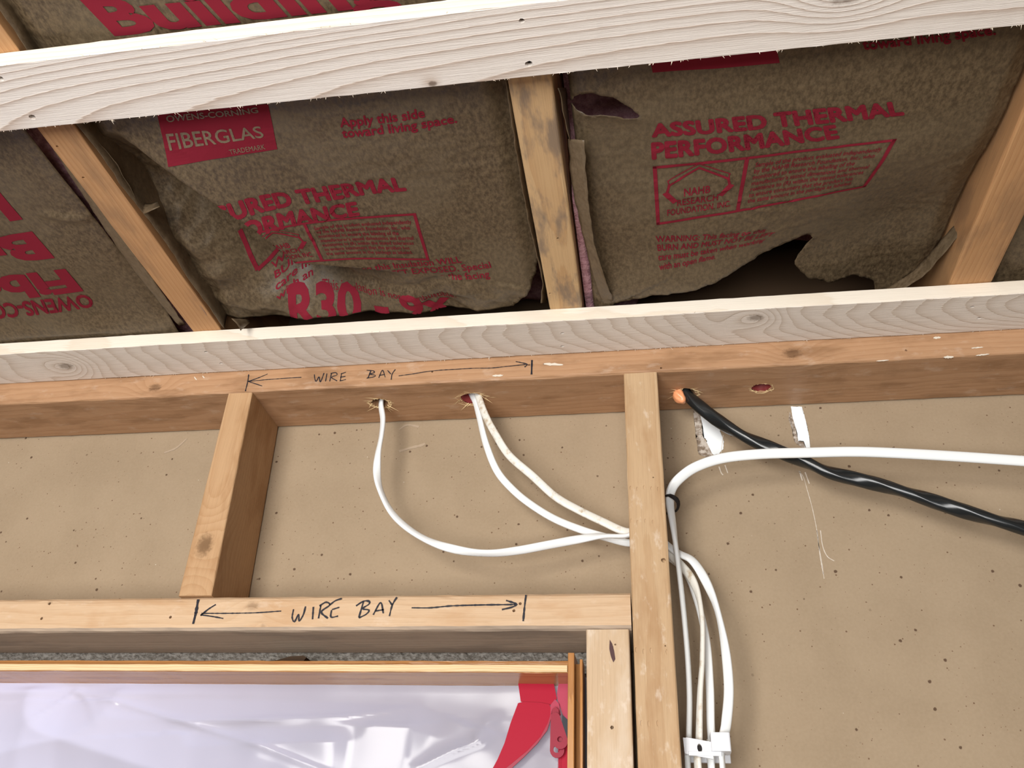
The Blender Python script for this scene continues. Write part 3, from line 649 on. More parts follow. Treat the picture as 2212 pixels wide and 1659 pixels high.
# middle bay
mid = empty('insulation_batt', (-284, -280, 60))
tag(mid, 'brown paper-faced insulation batt in the middle bay, folded diagonally, with a solid red printed panel', 'insulation', 'insulation batts')
paper(mid, h_mid, -486, -84, -760, -66, 2.6, (CORNER_R, CORNER_L))
wool(mid, -484, -84, -760, 60, lambda x, y: max(h_mid(x, y)+8, 80)+90*sstep((y+150)/60)+lump(x, y, 1)*.5)
printed(mid, 'Building', [(-398.6,-446.0),(-151.5,-446.0),(-169.3,-483.4),(-413.7,-490.4)], h_mid, fat=0.04)
bm = bmesh.new(); rects(bm, [(0, 1, 0, 1)])
emit('printed_panel', lay(bm, [(-422.0,-321.9),(-310.1,-325.7),(-298.6,-376.0),(-405.6,-379.6)], h_mid, 0.5, 3.2), M_red, mid)['label'] = 'solid red printed panel'
printed(mid, 'FIBERGLAS', [(-412.6,-338.1),(-316.1,-341.3),(-315.3,-354.2),(-408.4,-356.0)], h_mid, 0.012, mat=M_paper, off=0.9)
printed(mid, 'OWENS-CORNING', [(-401.0,-367.5),(-310.7,-368.3),(-309.9,-374.3),(-399.0,-374.6)], h_mid, 0.02, mat=M_paper, off=0.9)
printed(mid, 'TRADEMARK', [(-356.5,-326.5),(-320.7,-328.0),(-319.8,-333.5),(-355.9,-332.1)], h_mid, 0.0, mat=M_paper, off=0.9)
printed(mid, 'Apply this side\ntoward living space.', [(-245.0,-326.2),(-134.3,-330.0),(-133.3,-354.6),(-240.7,-352.5)], h_mid, 0.03, line=0.85)
printed(mid, 'ASSURED THERMAL', [(-426.0,-251.0),(-200.8,-258.5),(-200.9,-277.5),(-425.5,-272.7)], h_mid, 0.05, spacing=1.03, clip=True)
printed(mid, 'PERFORMANCE', [(-433.6,-224.8),(-257.7,-231.2),(-256.0,-250.7),(-430.6,-248.1)], h_mid, 0.05, spacing=1.03, clip=True)
def certificate(parent, h, quad, split, lines=PARA, clip=False):
    bm = bmesh.new(); e = .018
    rects(bm, [(0, 1, 0, e*2.4), (0, 1, 1-e*2.4, 1), (0, e, 0, 1), (1-e, 1, 0, 1), (split-e/2, split+e/2, 0, 1)])
    emit('printed_border', (fold_clip if clip else (lambda b: b))(lay(bm, quad, h, 0.6, 3.2, (0, 1, 0, 1))), M_red, parent)['label'] = 'red printed box outline'
    def sub(a, b, c, d):
        BL, BR, TR, TL = [Vector(q) for q in quad]
        f = lambda s, t: tuple((BL*(1-s)+BR*s)*(1-t)+(TL*(1-s)+TR*s)*t)
        return [f(a, c), f(b, c), f(b, d), f(a, d)]
    printed(parent, lines, sub(split+.04, .96, .12, .88), h, 0.012)['label'] = 'small red printed paragraph'
    k = split
    bm = bmesh.new(); polyline(bm, [(.14, .52), (.17, .66), (.5, .9), (.83, .66), (.86, .52)], .03); polyline(bm, [(.17, .66), (.16, .74), (.5, .97), (.84, .74), (.83, .66)], .014)
    rects(bm, []); polyline(bm, [(.14, .52), (.22, .40)], .07); polyline(bm, [(.86, .52), (.78, .40)], .07)
    emit('printed_emblem', (fold_clip if clip else (lambda b: b))(lay(bm, sub(0, k, 0, 1), h, 0.6, 3.2, (0, 1, 0, 1))), M_red, parent)['label'] = 'red printed roof-outline emblem'
    for t, a, b, c, d in (('NAHB', .34, .64, .45, .58), ('RESEARCH', .26, .74, .29, .41), ('FOUNDATION, INC.', .14, .90, .12, .25)):
        printed(parent, t, sub(k*a, k*b, c, d), h, 0.018, clip=clip)
certificate(mid, h_mid, [(-384.8,-186.1),(-202.4,-155.6),(-199.7,-228.1),(-387.9,-233.9)], .37, clip=True)
bm = bmesh.new()
for a, b in zip(*[(lambda L: (L, L[1:]))([(-422.8,-181.3),(-419.5,-130.1),(-383.7,-144.0)])][0]):
    t = (Vector(b)-Vector(a)); g = Vector((-t.y, t.x)).normalized()*2.2; n = max(2, int(t.length/4)); L = [Vector(a)+t*i/n for i in range(n+1)]
    for p, q in zip(L, L[1:]): bm.faces.new([bm.verts.new((v.x, v.y, h_mid(v.x, v.y)-.9)) for v in (p-g, p+g, q+g, q-g)])
emit('printed_border', bm, M_red, mid)['label'] = 'left corner of the red printed box, beyond the fold'
printed(mid, 'WARN\nBURN A\ncare mu\nwith an', [(-405.5,-94.1),(-349.3,-110.6),(-350.4,-141.8),(-404.4,-131.2)], h_mid, 0.02, line=0.95)['label'] = 'start of the red warning, beyond the fold'
printed(mid, WARN, [(-405.4,-108.5),(-135.2,-104.7),(-139.1,-157.2),(-399.1,-157.5)], h_mid, 0.016, line=0.95, clip=True)
printed(mid, 'This insulation is non-combustible.', [(-349.8,-95.0),(-186.9,-87.4),(-187.5,-97.6),(-349.0,-105.3)], h_mid, 0.01)
printed(mid, 'R30 - 9x', [(-401.1,-54.8),(-193.8,-54.9),(-195.5,-98.4),(-390.7,-105.2)], h_mid, fat=0.035, cut=True)
flange(mid, [(-82.4,-377.5,54.0),(-84.9,-313.4,53.0),(-86.3,-210.1,55.0),(-83.2,-119.3,52.0),(-89.8,-75.2,52.0)], [(-75.2,-357.2,80.0),(-78.4,-289.6,80.0),(-81.8,-184.1,80.0),(-81.5,-86.4,80.0),(-88.1,-40.2,80.0)], sd=1.0)
ys = [-760+46.3*i for i in range(16)]
flange(mid, [(-483.5+1.5*math.sin(y*.05), y, 53+2*math.sin(y*.021)) for y in ys], [(-485.5, y, 112) for y in ys], sd=3.0)['label'] = 'kraft flange along the left ceiling joist'
flange(mid, [(-487.1,-368.2,60.0),(-480.1,-327.7,60.0),(-485.0,-269.9,59.0),(-488.6,-235.1,60.0)], [(-518.6,-346.9,90.0),(-510.7,-302.6,92.0),(-513.9,-240.5,92.0),(-516.9,-204.9,92.0)], sd=2.0)

flange(mid, [(-454.6,-100.2,38.0),(-449.4,-94.2,34.0),(-449.5,-82.7,33.0)], [(-449.5,-74.7,56.0),(-447.8,-70.7,54.0),(-454.7,-67.5,52.0)], sd=9.0, name='torn_scrap')['label'] = 'small torn kraft tip hanging over the lower strip'
flange(mid, [(-492.0,-121.4,52.0),(-491.7,-102.8,50.0),(-496.7,-67.0,54.0)], [(-488.3,-111.8,58.0),(-492.5,-86.6,60.0),(-490.1,-64.9,58.0)], sd=10.0, name='torn_scrap', mat=plain('pinkish_paper_back', (0.36, 0.25, 0.2), .7))['label'] = 'pinkish torn paper back'
flange(mid, [(-480.5,-263.7,50.0),(-465.9,-272.8,44.0),(-455.2,-274.8,46.0)], [(-486.8,-263.2,66.0),(-479.4,-260.4,68.0),(-471.1,-262.1,68.0)], sd=11.0, name='torn_scrap')['label'] = 'curled torn kraft edge'

# right bay
rt = empty('insulation_batt', (157, -280, 60))
tag(rt, 'brown paper-faced insulation batt right of the middle joist, badly torn along its lower edge', 'insulation', 'insulation batts')
paper(rt, h_right, -30, 350, -700, 30, 2.5, (TEAR, SIDE, SLIT))
def low_r(x, y):
    z = max(h_right(x, y)+10, 128) + 115*sstep((y+190)/70)*sstep((x-10)/40) + lump(x, y, 4)
    near = math.exp(-((x-336)/10)**2-((y+88)/22)**2)
    z = z*(1-near)+72*near - 85*(1-sstep((x+36)/14))*sstep((y+260)/60)
    return max(z, 66)
wool(rt, -40, 350, -700, 60, low_r)
printed(rt, 'ASSURED THERMAL', [(40.1,-295.2),(259.1,-296.4),(251.4,-314.5),(38.7,-312.2)], h_right, 0.05, spacing=1.03)
printed(rt, 'PERFORMANCE', [(39.7,-268.7),(208.0,-276.7),(201.3,-294.1),(39.2,-289.9)], h_right, 0.05, spacing=1.03)
certificate(rt, h_right, [(43.1,-182.9),(243.1,-209.3),(258.0,-270.8),(40.4,-261.1)], .40)
printed(rt, 'WARNING: This facing on this\nBURN AND MUST NOT BE LEFT\ncare must be taken when working\nwith an open flame.', [(45.7,-111.4),(149.1,-134.0),(169.5,-163.2),(41.8,-166.7)], h_right, 0.02)
bm = bmesh.new(); rects(bm, [(0, 1, 0, 1)])
emit('printed_panel', lay(bm, [(42.0,-365.8),(146.1,-363.5),(138.0,-392.5),(36.8,-396.6)], h_right, 0.5, 3.2), M_red, rt)['label'] = 'solid red printed panel'
printed(rt, 'Apply this side\ntoward living space.', [(212.0,-365.5),(314.6,-363.9),(304.1,-388.0),(204.0,-390.0)], h_right, 0.03, line=0.85)
flange(rt, [(-20.6,-310.3,46.0),(-22.2,-257.7,44.0),(-21.1,-181.7,43.0),(-12.3,-113.6,44.0),(-6.3,-69.8,53.0)], [(-35.6,-303.4,58.0),(-37.4,-248.1,56.0),(-31.9,-171.1,54.0),(-25.4,-105.5,52.0),(-20.3,-65.3,55.0)], sd=4.0)['label'] = 'torn kraft flange hanging beside the middle joist'
flange(rt, [(-38.9,-363.6,53.0),(-37.0,-343.9,53.0),(-36.2,-322.7,54.0),(-34.5,-305.6,54.0)], [(-34.5,-342.5,80.0),(-34.8,-322.2,80.0),(-35.1,-301.1,80.0),(-35.0,-292.0,70.0)], sd=5.0)
flange(rt, [(365.0,-199.2,66.0),(363.6,-161.1,70.0),(354.6,-118.8,72.0),(345.3,-84.2,73.0),(334.1,-52.2,74.0),(312.5,-25.4,74.0)], [(366.8,-184.1,82.0),(361.9,-146.7,86.0),(350.5,-106.5,88.0),(340.2,-73.0,89.0),(327.4,-40.7,90.0),(303.8,-13.6,90.0)], sd=6.0)['label'] = 'rolled-over torn paper edge'

# left bay, printed upside down
lf = empty('insulation_batt', (-740, -280, 60))
tag(lf, 'brown paper-faced insulation batt at far left, its big red lettering upside down', 'insulation', 'insulation batts')
paper(lf, h_left, -980, -549, -700, 30, 3.0)
wool(lf, -980, -530, -700, 60, lambda x, y: 84+lump(x, y, 9)*.5)
printed(lf, 'OWENS-CORNING', [(-622.4,-139.9),(-838.9,-133.2),(-856.6,-99.2),(-627.5,-115.8)], h_left, 0.035)
printed(lf, 'Fiberglas', [(-622.4,-197.3),(-898.2,-190.1),(-924.5,-128.6),(-625.0,-145.3)], h_left, fat=0.045)
printed(lf, 'Building', [(-624.0,-258.2),(-899.3,-254.3),(-923.5,-196.9),(-623.9,-203.7)], h_left, fat=0.045)
printed(lf, 'Insulation', [(-620.3,-307.4),(-900.3,-312.1),(-925.3,-258.6),(-622.5,-263.6)], h_left, fat=0.045)
flange(lf, [(-521.1,-374.9,60.0),(-523.9,-292.7,60.0),(-531.2,-187.9,60.0),(-536.5,-66.8,60.0)], [(-529.2,-375.8,60.0),(-539.3,-292.5,62.0),(-548.0,-187.5,62.0),(-546.0,-67.7,60.0)], sd=7.0)
fr = empty('insulation_batt', (600, -280, 60))
tag(fr, 'sliver of paper-faced insulation showing right of the right-hand joist', 'insulation', 'insulation batts')
paper(fr, h_far, 404, 800, -600, 30, 5.0)
wool(fr, 402, 800, -600, 60, lambda x, y: 84+lump(x, y, 12)*.5)

# ---------------------------------------------------------------- cables
def cable(name, P, w, h, mat, label, tw=lambda s: 0.0, seg=14, group=None, ref=(0, -1, 0), power=2.4):
    bm = bmesh.new(); sweep(bm, P, w, h, tw, ref, seg, power=power)
    o = emit(name, bm, mat, smooth=True); tag(o, label, 'cable', group); return o
GW = 'white house-wiring cables'
M_dingy = Mat('dingy_white_sheath', 0.4, 0.4); x, y, z = M_dingy.pos()
M_dingy = M_dingy.color(M_dingy.mix(M_dingy.noise(M_dingy.vec(x, y, z), 0.06, 4, .7).step(.5, .72)*.8, (0.74, 0.72, 0.66), (0.42, 0.30, 0.17))).m
STUDX = [(8, 56, -184), (30, 58, -190)]
cable('electrical_cable', [(-306, 44, 60), (-306, 42, 20)] + [(-307.1,41.0,-0.2),(-301.3,40.0,-23.7),(-299.2,38.0,-48.3),(-299.3,36.0,-78.6),(-295.3,34.0,-108.0),(-285.4,33.0,-133.1),(-268.5,32.0,-158.7),(-243.8,31.0,-180.3),(-215.3,30.0,-195.9),(-182.9,30.0,-205.3),(-151.6,30.0,-208.6),(-121.2,31.0,-205.5),(-86.1,34.0,-198.0),(-56.0,38.0,-191.0),(-30.8,40.0,-186.9),(-5.8,44.0,-185.8)] + [(18, 45, -180)]
      + [(48.2,53.0,-201.4),(66.5,45.0,-217.6),(81.9,36.0,-258.4),(88.1,30.0,-302.9),(88.5,28.0,-347.9),(83.1,27.0,-381.8),(77.9,26.0,-400.7),(76.0,26.0,-429.7)] + [(79, 27, -700), (78, 30, -2300)],
      9.6, 5.2, M_white, 'bright white cable looping down from the leftmost hole in the top plate', lambda s: 1.1*math.sin(s*.021)+.3*math.sin(s*.06), group=GW)
cable('electrical_cable', [(-194, 45, 60), (-194, 45, 20)] + [(-185.7,45.0,-1.4),(-178.8,42.0,-25.2),(-166.4,36.0,-68.2),(-151.0,36.0,-104.8),(-130.6,38.0,-129.6),(-108.8,40.0,-148.0),(-82.5,43.0,-164.4),(-51.9,50.0,-175.5),(-26.7,57.0,-181.3),(-5.5,62.0,-185.8)] + [(18, 64, -188)]
      + [(53.6,68.0,-213.1),(66.0,62.0,-249.1),(72.4,52.0,-296.2),(72.0,48.0,-343.0),(69.8,46.0,-378.0),(69.2,46.0,-394.6),(66.9,46.0,-426.9)] + [(66, 47, -700), (66, 48, -2300)],
      8.6, 4.8, M_white, 'white cable from the middle hole of the top plate, lower of the pair there', lambda s: .35+.4*math.sin(s*.02)+.6*sstep((s-400)/60), group=GW)
cable('electrical_cable', [(-184.5, 35.5, 60), (-184.5, 35.5, 20)] + [(-179.0,35.0,-2.6),(-168.4,31.0,-31.1),(-155.1,32.0,-57.0),(-137.1,33.0,-86.1),(-109.3,36.0,-112.3),(-82.5,40.0,-137.8),(-56.6,45.0,-152.8),(-31.1,50.0,-164.8),(-4.9,54.0,-176.5)] + [(18, 54, -178)]
      + [(51.5,60.0,-212.5),(65.1,52.0,-238.5),(69.4,40.0,-276.2),(66.3,36.0,-319.4),(61.2,34.0,-355.2),(57.0,33.0,-397.3),(54.1,33.0,-429.1)] + [(55, 34, -700), (55, 36, -2300)],
      9.4, 5.0, M_dingy, 'dingy stained white cable from the middle hole of the top plate, upper of the pair', lambda s: .25+.3*math.sin(s*.017)+1.0*sstep((s-400)/60), group=GW)
cable('electrical_cable', [(45, 40, -2300), (45, 40, -700)] + [(45.2,40.0,-428.2),(48.2,40.0,-392.0),(51.4,40.0,-353.8),(52.3,41.0,-308.8),(50.6,42.0,-246.0),(47.3,42.0,-183.5),(44.9,38.0,-149.5),(48.2,32.0,-135.0),(59.0,28.0,-123.6),(76.4,26.0,-112.6),(104.8,25.0,-103.8),(145.1,25.0,-100.2),(194.4,25.0,-100.4),(247.8,26.0,-100.9),(299.6,27.0,-104.8),(354.7,28.0,-110.4),(413.1,28.0,-117.7),(501.8,28.0,-128.7)] + [(900, 30, -190), (2300, 40, -420)],
      11.5, 5.6, M_white, 'white cable rising beside the long stud, then arcing right across the black cable', lambda s: (1.45 if s < 2105 else .25+1.2*math.exp(-(s-2105)/60)), group=GW)
blk = cable('black_cable', [(73, 51, 60), (73, 51, 18)] + [(71.2,50.0,5.3),(81.8,47.0,-14.4),(106.1,44.0,-43.2),(134.9,42.0,-68.1),(167.9,40.0,-88.7),(195.6,39.0,-104.5),(217.8,38.0,-118.5),(245.2,38.0,-127.9),(276.4,38.0,-139.0),(306.5,38.0,-151.4),(331.4,38.0,-162.8),(351.9,38.0,-171.8),(376.2,38.0,-181.3),(397.1,38.0,-188.9),(476.4,38.0,-219.8)] + [(900, 38, -400), (2300, 40, -900)],
      15.5, 12, M_black, 'thick twisted black cable slanting down right from the orange sealant', lambda s: s*.035, power=2.8)
# sealant blob where the black cable leaves the plate
bm = bmesh.new(); bmesh.ops.create_icosphere(bm, subdivisions=4, radius=1)
bc = (64.3,46.0,-6.9)
for v in bm.verts:
    n = v.co.copy(); k = 1+.16*noise.noise(n*1.6)
    v.co = Vector(bc)+Vector((n.x*7.4*k+max(0, -n.z)*3.5, n.y*8*k, n.z*9.5*k))
tag(emit('fire_sealant', bm, M_orange, smooth=True), 'glossy orange blob of fire sealant where the black cable leaves the top plate', 'sealant')
# staple and clip
bm = bmesh.new(); sweep(bm, [(40.2, 27, -147), (45, 26, -147), (52, 30, -150), (54, 38, -153), (51, 47, -156), (40.2, 49, -158)], 5, 2.2, ref=(1, 0, -1))
tag(emit('cable_staple', bm, M_dark, smooth=True), 'small black staple pinning a white cable to the side of the long stud', 'staple')
def flat_shape(loops, th, place):
    """filled outline (holes allowed), th thick, each point put in the room by place(x, y, depth)"""
    cu = bpy.data.curves.new('f', 'CURVE'); cu.dimensions = '2D'; cu.fill_mode = 'BOTH'; cu.extrude = th/2
    for L in loops:
        s = cu.splines.new('POLY'); s.points.add(len(L)-1); s.use_cyclic_u = True
        for p, q in zip(s.points, L): p.co = (q[0], q[1], 0, 1)
    o = bpy.data.objects.new('f', cu); COL.objects.link(o); bpy.context.view_layer.update()
    me = bpy.data.meshes.new_from_object(o.evaluated_get(DG())); bpy.data.objects.remove(o); bpy.data.curves.remove(cu)
    bm = bmesh.new(); bm.from_mesh(me); bpy.data.meshes.remove(me)
    for v in bm.verts: v.co = Vector(place(*v.co))
    bmesh.ops.recalc_face_normals(bm, faces=bm.faces[:])
    return bm
def oval(cx, cz, rx, rz, n=18, rot=0.0):
    return [(cx+rx*math.cos(t)*math.cos(rot)-rz*math.sin(t)*math.sin(rot), cz+rx*math.cos(t)*math.sin(rot)+rz*math.sin(t)*math.cos(rot)) for t in [6.283*i/n for i in range(n)]]
clip = empty('cable_clip', (60, 25, -400))
tag(clip, 'white plastic stacker clip holding the four white cables to the long stud', 'clip')
Pc = [(45.0,-396.7),(68.2,-400.4),(68.1,-415.0),(44.0,-411.1)]
emit('mounting_plate', flat_shape([Pc, oval((Pc[0][0]+Pc[1][0])/2, (Pc[0][1]+Pc[2][1])/2, 2.2, 3.9, 16, .1)], 1.6, lambda x, y, d: (x, 22+d+(x-Pc[0][0])*.02, y)), M_clip, clip)
bm = bmesh.new(); q = [(42.1,24.0,-396.4),(45.8,24.0,-396.7),(44.9,24.0,-410.3),(42.8,24.0,-410.0)]; slab(bm, q, (0, 1, 0), 34)
bm2 = bm; emit('side_flange', bm2, M_clip, clip)
bm = bmesh.new(); prism(bm, rrect((66.9,17.0,-408.1)[0], (84.6,17.0,-407.8)[0], 16, 36, 2.0), 2, -409, -393, 2); emit('end_block', bm, M_clip, clip)
bm = bmesh.new(); bmesh.ops.create_cone(bm, cap_ends=True, segments=14, radius1=2.6, radius2=2.6, depth=2, matrix=Matrix.Translation(((Pc[0][0]+Pc[1][0])/2, 25.2, (Pc[0][1]+Pc[2][1])/2+.6)) @ Matrix.Rotation(1.5708, 4, 'X')); emit('screw', bm, M_dark, clip)
bm = bmesh.new(); prism(bm, rrect(45, 86, 52, 56, 1.0), 2, -413, -396, 2); emit('back_plate', bm, M_clip, clip)
bm = bmesh.new(); prism(bm, rrect(46, 76, 20, 24, 1.0), 2, -412.5, -409, 2); emit('front_rib', bm, M_clip, clip)

# ---------------------------------------------------------------- doorway: frame, gap filler, plastic
M_edge = wood('raw_jamb_edge', 0, (0.74, 0.56, 0.33), (0.50, 0.30, 0.13), 2.5, 4, -300, 0, 4.0, ring=0.6, seed=12)
door = empty('door_1', (-300, 30, -340)); struct(door)
board('head_jamb', 0, -1150, -63.6, 2, 110, -343.5, -337.5, M_jamb, r=1.0, wob=0.5, n=80, seed=1.0, parent=door)
board('head_jamb_edge', 0, -1150, -64, 0.2, 2.2, -343, -336.5, M_edge, r=0.6, wob=0.5, n=80, seed=6.0, parent=door)
board('head_stop', 0, -1150, -64, 14, 110, -337.6, -329, M_jamb, r=1.0, wob=0.8, n=80, seed=2.0, parent=door)
board('side_jamb', 2, -2400, -325, -63.4, -57.2, 0.5, 110, M_jambv, r=0.8, wob=0.2, n=60, seed=3.0, parent=door)
board('side_jamb_back', 2, -2400, -331, -57.1, -51.5, 18, 110, M_jambv, r=0.6, wob=0.2, n=60, seed=4.0, parent=door)
board('side_jamb_lip', 2, -2400, -330, -52.2, -49.6, 5, 30, M_jambv, r=0.5, wob=0.3, n=60, seed=4.5, parent=door)
M_fill = Mat('grey_crumbly_filler', 0.95, 0.05); x, y, z = M_fill.pos(); nz = M_fill.noise(M_fill.vec(x*.5, y, z), 0.3, 5, .75)
M_fill = M_fill.color(M_fill.mix(nz.step(.38, .62), (0.20, 0.18, 0.155), (0.46, 0.435, 0.40))).bump(nz, .003, 1).m
bm = bmesh.new()
nx, nz_ = 300, 8
V = [[bm.verts.new((-1000+950*i/nx, 86+3*noise.noise((i*.7, j*.9, 2)), -300-22*j/nz_+1.2*noise.noise((i*.5, j, 8)))) for i in range(nx+1)] for j in range(nz_+1)]
B = [[bm.verts.new((v.co.x, 103, v.co.z)) for v in V[j]] for j in (0, nz_)]
for j in range(nz_):
    for i in range(nx): bm.faces.new((V[j][i], V[j][i+1], V[j+1][i+1], V[j+1][i]))
for i in range(nx):
    bm.faces.new((V[0][i], B[0][i], B[0][i+1], V[0][i+1])); bm.faces.new((V[nz_][i], V[nz_][i+1], B[1][i+1], B[1][i])); bm.faces.new((B[0][i], B[1][i], B[1][i+1], B[0][i+1]))
bmesh.ops.recalc_face_normals(bm, faces=bm.faces[:])
tag(emit('gap_filler', bm, M_fill), 'grey crumbly filler in the gap between door header and door frame', 'filler')
bm = bmesh.new(); q = [(-393.5,40.0,-325.3),(-378.7,40.0,-320.9),(-366.3,40.0,-317.4),(-350.9,40.0,-316.4),(-346.9,40.0,-318.4),(-349.8,40.0,-322.3),(-362.5,40.0,-323.8),(-377.8,40.0,-325.2)]; slab(bm, q, (0, 1, 0), 30)
tag(emit('wood_shim', bm, plain('dark_shim', (0.05, 0.028, 0.014), 0.8)), 'dark wooden shim wedged in the gap above the door frame', 'shim')

def m_plastic():
    M = Mat('milky_plastic', 0.16, 0.5)
    t = M.t; N = t.nodes; out = N['Material Output']
    tr = N.new('ShaderNodeBsdfTranslucent'); tr.inputs[0].default_value = (0.80, 0.79, 0.92, 1)
    df = N.new('ShaderNodeBsdfDiffuse'); df.inputs[0].default_value = (0.50, 0.49, 0.56, 1)
    gl = N.new('ShaderNodeBsdfGlossy'); gl.inputs['Roughness'].default_value = 0.16
    fr = N.new('ShaderNodeFresnel'); fr.inputs[0].default_value = 1.45
    a = N.new('ShaderNodeMixShader'); a.inputs[0].default_value = 0.55; t.links.new(df.outputs[0], a.inputs[1]); t.links.new(tr.outputs[0], a.inputs[2])
    b = N.new('ShaderNodeMixShader'); t.links.new(fr.outputs[0], b.inputs[0]); t.links.new(a.outputs[0], b.inputs[1]); t.links.new(gl.outputs[0], b.inputs[2])
    t.links.new(b.outputs[0], out.inputs[0]); return M.m
M_plastic = m_plastic()
# fold lines: path, strength along it, depth, width, kind (0 soft ridge, 1 facet below the line, 2 facet above it)
FOLDS = [([(-777.6,-392.0),(-664.1,-364.1),(-609.8,-351.5)], [1, 1, 1], 10, 55, 1), ([(-609.8,-351.5),(-511.8,-374.8),(-384.5,-405.2),(-280.6,-437.7)], [1, 1, .8, .5], 12, 50, 1),
         ([(-609.8,-351.5),(-511.8,-374.8),(-384.5,-405.2),(-280.6,-437.7)], [.8, 1, .8, .5], 3, 3, 0), ([(-638.8,-385.6),(-623.0,-368.6),(-609.8,-351.5)], [.5, .8, 1], 4, 3, 0), ([(-609.8,-351.5),(-585.2,-365.9),(-563.6,-389.4)], [1, .6, .2], 3, 3, 0),
         ([(-548.3,-361.8),(-468.2,-359.2),(-353.2,-360.3),(-222.8,-363.8),(-197.8,-371.7)], [.6, 1, 1, .8, .3], 6, 22, 1), ([(-482.6,-383.8),(-389.9,-380.9),(-300.0,-376.3),(-222.7,-364.7)], [.4, 1, .8, .2], 3.5, 4, 0),
         ([(-453.8,-393.6),(-388.3,-388.2),(-308.4,-385.4),(-288.8,-384.3)], [.4, 1, .8, .2], 6, 16, 1),
         ([(-216.4,-423.5),(-180.5,-406.4),(-155.5,-397.5),(-144.4,-388.7)], [.6, 1, .8, .3], 4, 4, 0), ([(-158.1,-394.1),(-149.6,-380.0),(-138.2,-373.3)], [1, .8, .3], 3, 3, 0), ([(-609.8,-351.5),(-605.9,-385.2),(-599.9,-430.6)], [.5, .8, .9], 6, 40, 1)]
def sheet_y(x, z):
    y = 52 + 2*noise.noise((x*.006, z*.012, 4)) + .5*noise.noise((x*.03, z*.03, 6))
    for P, A, amp, wd, kind in FOLDS:
        d, a = crease(x, z, P, A); k = sstep((-343-z)/14)*a*amp
        if kind == 0: y -= k*math.exp(-abs(d)/wd)
        elif d < 0: y -= k*(min(1, -d/wd))*math.exp(-max(0, -d-wd)/60)
    return y
bm = bmesh.new(); nx = 230
zs = [-343.6-(2.2*i if i < 60 else 132+ (i-60)*24) for i in range(140)]; zs = [max(z, -2390) for z in zs if z > -2400]
V = [[bm.verts.new((-1140+1066*i/nx, sheet_y(-1140+1066*i/nx, z), z)) for i in range(nx+1)] for z in zs]
for j in range(len(zs)-1):
    for i in range(nx): bm.faces.new((V[j][i], V[j+1][i], V[j+1][i+1], V[j][i+1]))
plastic = emit('plastic_sheet', bm, M_plastic, smooth=True)
tag(plastic, 'milky translucent plastic sheet hung in the doorway, with a red zipper at its right side', 'plastic sheet')
M_tape = Mat('red_zipper_tape', 0.5, 0.15).color((0.36, 0.005, 0.026)).m
M_tape2 = Mat('faded_red_tape', 0.5, 0.2).color((0.38, 0.045, 0.085)).m
def tape(name, loop, y, th=0.8, mat=None, holes=(), lean=0.0, parent=plastic):
    return emit(name, flat_shape([loop]+list(holes), th, lambda a, b, d: (a, y+d+lean*(a-loop[0][0]), b)), mat or M_tape, parent)
tape('zipper_tape', [(-118.2,-342.2),(-81.9,-342.1),(-78.4,-358.2),(-85.2,-364.0),(-95.5,-362.3),(-114.7,-361.1)], 44.0)['label'] = 'red tape above the zipper'
tape('zipper_flap', [(-117.1,-363.0),(-112.0,-361.6),(-94.3,-362.3),(-85.5,-364.0),(-83.1,-369.7),(-84.7,-380.6),(-93.5,-395.6),(-105.8,-408.0),(-120.3,-418.6),(-132.0,-428.2),(-142.0,-428.4),(-135.0,-415.1),(-128.9,-400.3),(-123.8,-381.9)], 42.0, 0.8)['label'] = 'red tape flap folded back from the opened zipper'
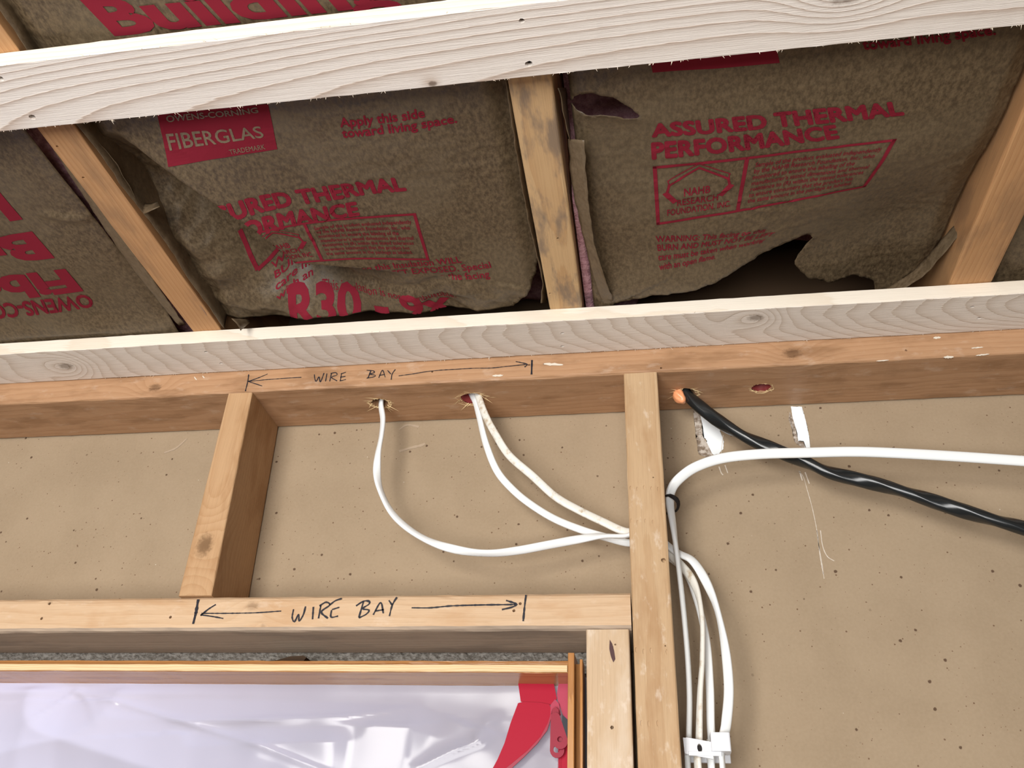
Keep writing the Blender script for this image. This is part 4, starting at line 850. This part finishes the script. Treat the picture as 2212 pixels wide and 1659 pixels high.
tape('flap_edge', [(-82.8,-370.1),(-83.2,-376.6),(-87.0,-388.7),(-96.7,-401.1),(-109.8,-413.8),(-126.3,-428.4),(-132.6,-428.5),(-120.0,-418.9),(-105.6,-407.5),(-93.3,-394.7),(-86.3,-381.9)], 40.0, 2.2, plain('dark_red_tape', (0.30, 0.012, 0.04), 0.4))['label'] = 'dark red stiff edge of the folded flap'
tape('zipper_tape', [(-76.7,-342.0),(-65.0,-342.0),(-64.9,-379.9),(-72.2,-373.5),(-77.4,-360.4),(-78.4,-353.7)], 43.6, 0.8, M_tape2)
tape('zipper_tape', [(-76.5,-397.1),(-64.8,-396.9),(-64.6,-433.8),(-75.1,-434.0)], 43.4, 1.2)['label'] = 'red toothed tape under the slider'
bm = bmesh.new()
for k in range(26):
    z0 = -400-k*1.2; box(bm, -76.5, -73.0, 42.2, 44, z0, z0+.6)
emit('zipper_teeth', bm, M_tape, plastic)
tape('zipper_tape', [(-84.3,-364.4),(-79.8,-359.1),(-76.0,-363.5),(-74.0,-373.5),(-79.5,-378.4),(-84.1,-373.6)], 41.5, 1.6, M_tape2)
M_pull = Mat('red_plastic_slider', 0.42, 0.25).color((0.26, 0.008, 0.03)).m
sl = tape('zipper_slider', [(-82.3,-369.9),(-79.1,-367.3),(-75.8,-369.9),(-75.3,-373.8),(-79.0,-375.1),(-82.2,-373.8)], 38.5, 5, M_pull)
def roundtab(a, b, ra, rb, hole):
    (ax, az), (bx, bz) = a, b; ang = math.atan2(bz-az, bx-ax); L = []
    for i in range(9): t = ang+math.pi/2+math.pi*i/8; L.append((ax+ra*math.cos(t), az+ra*math.sin(t)))
    for i in range(9): t = ang-math.pi/2+math.pi*i/8; L.append((bx+rb*math.cos(t), bz+rb*math.sin(t)))
    return [L, oval(hole[0], hole[1], hole[2], hole[2])]
q = [(-78.6,-377.5),(-73.4,-399.4),(-73.8,-397.7),(-80.0,-376.6),(-76.8,-406.9),(-77.3,-406.1)]
emit('pull_tab', flat_shape(roundtab(q[0], q[1], 4.5, 7.2, q[2]+(2.6,)), 1.8, lambda a, b, d: (a, 34.5+d, b)), M_pull, sl)
emit('pull_tab', flat_shape(roundtab(q[3], q[4], 3.5, 7.0, q[5]+(3.2,)), 1.8, lambda a, b, d: (a, 38.0+d, b)), M_pull, sl)

for o in bpy.data.objects:
    if '_o' in o: del o['_o']
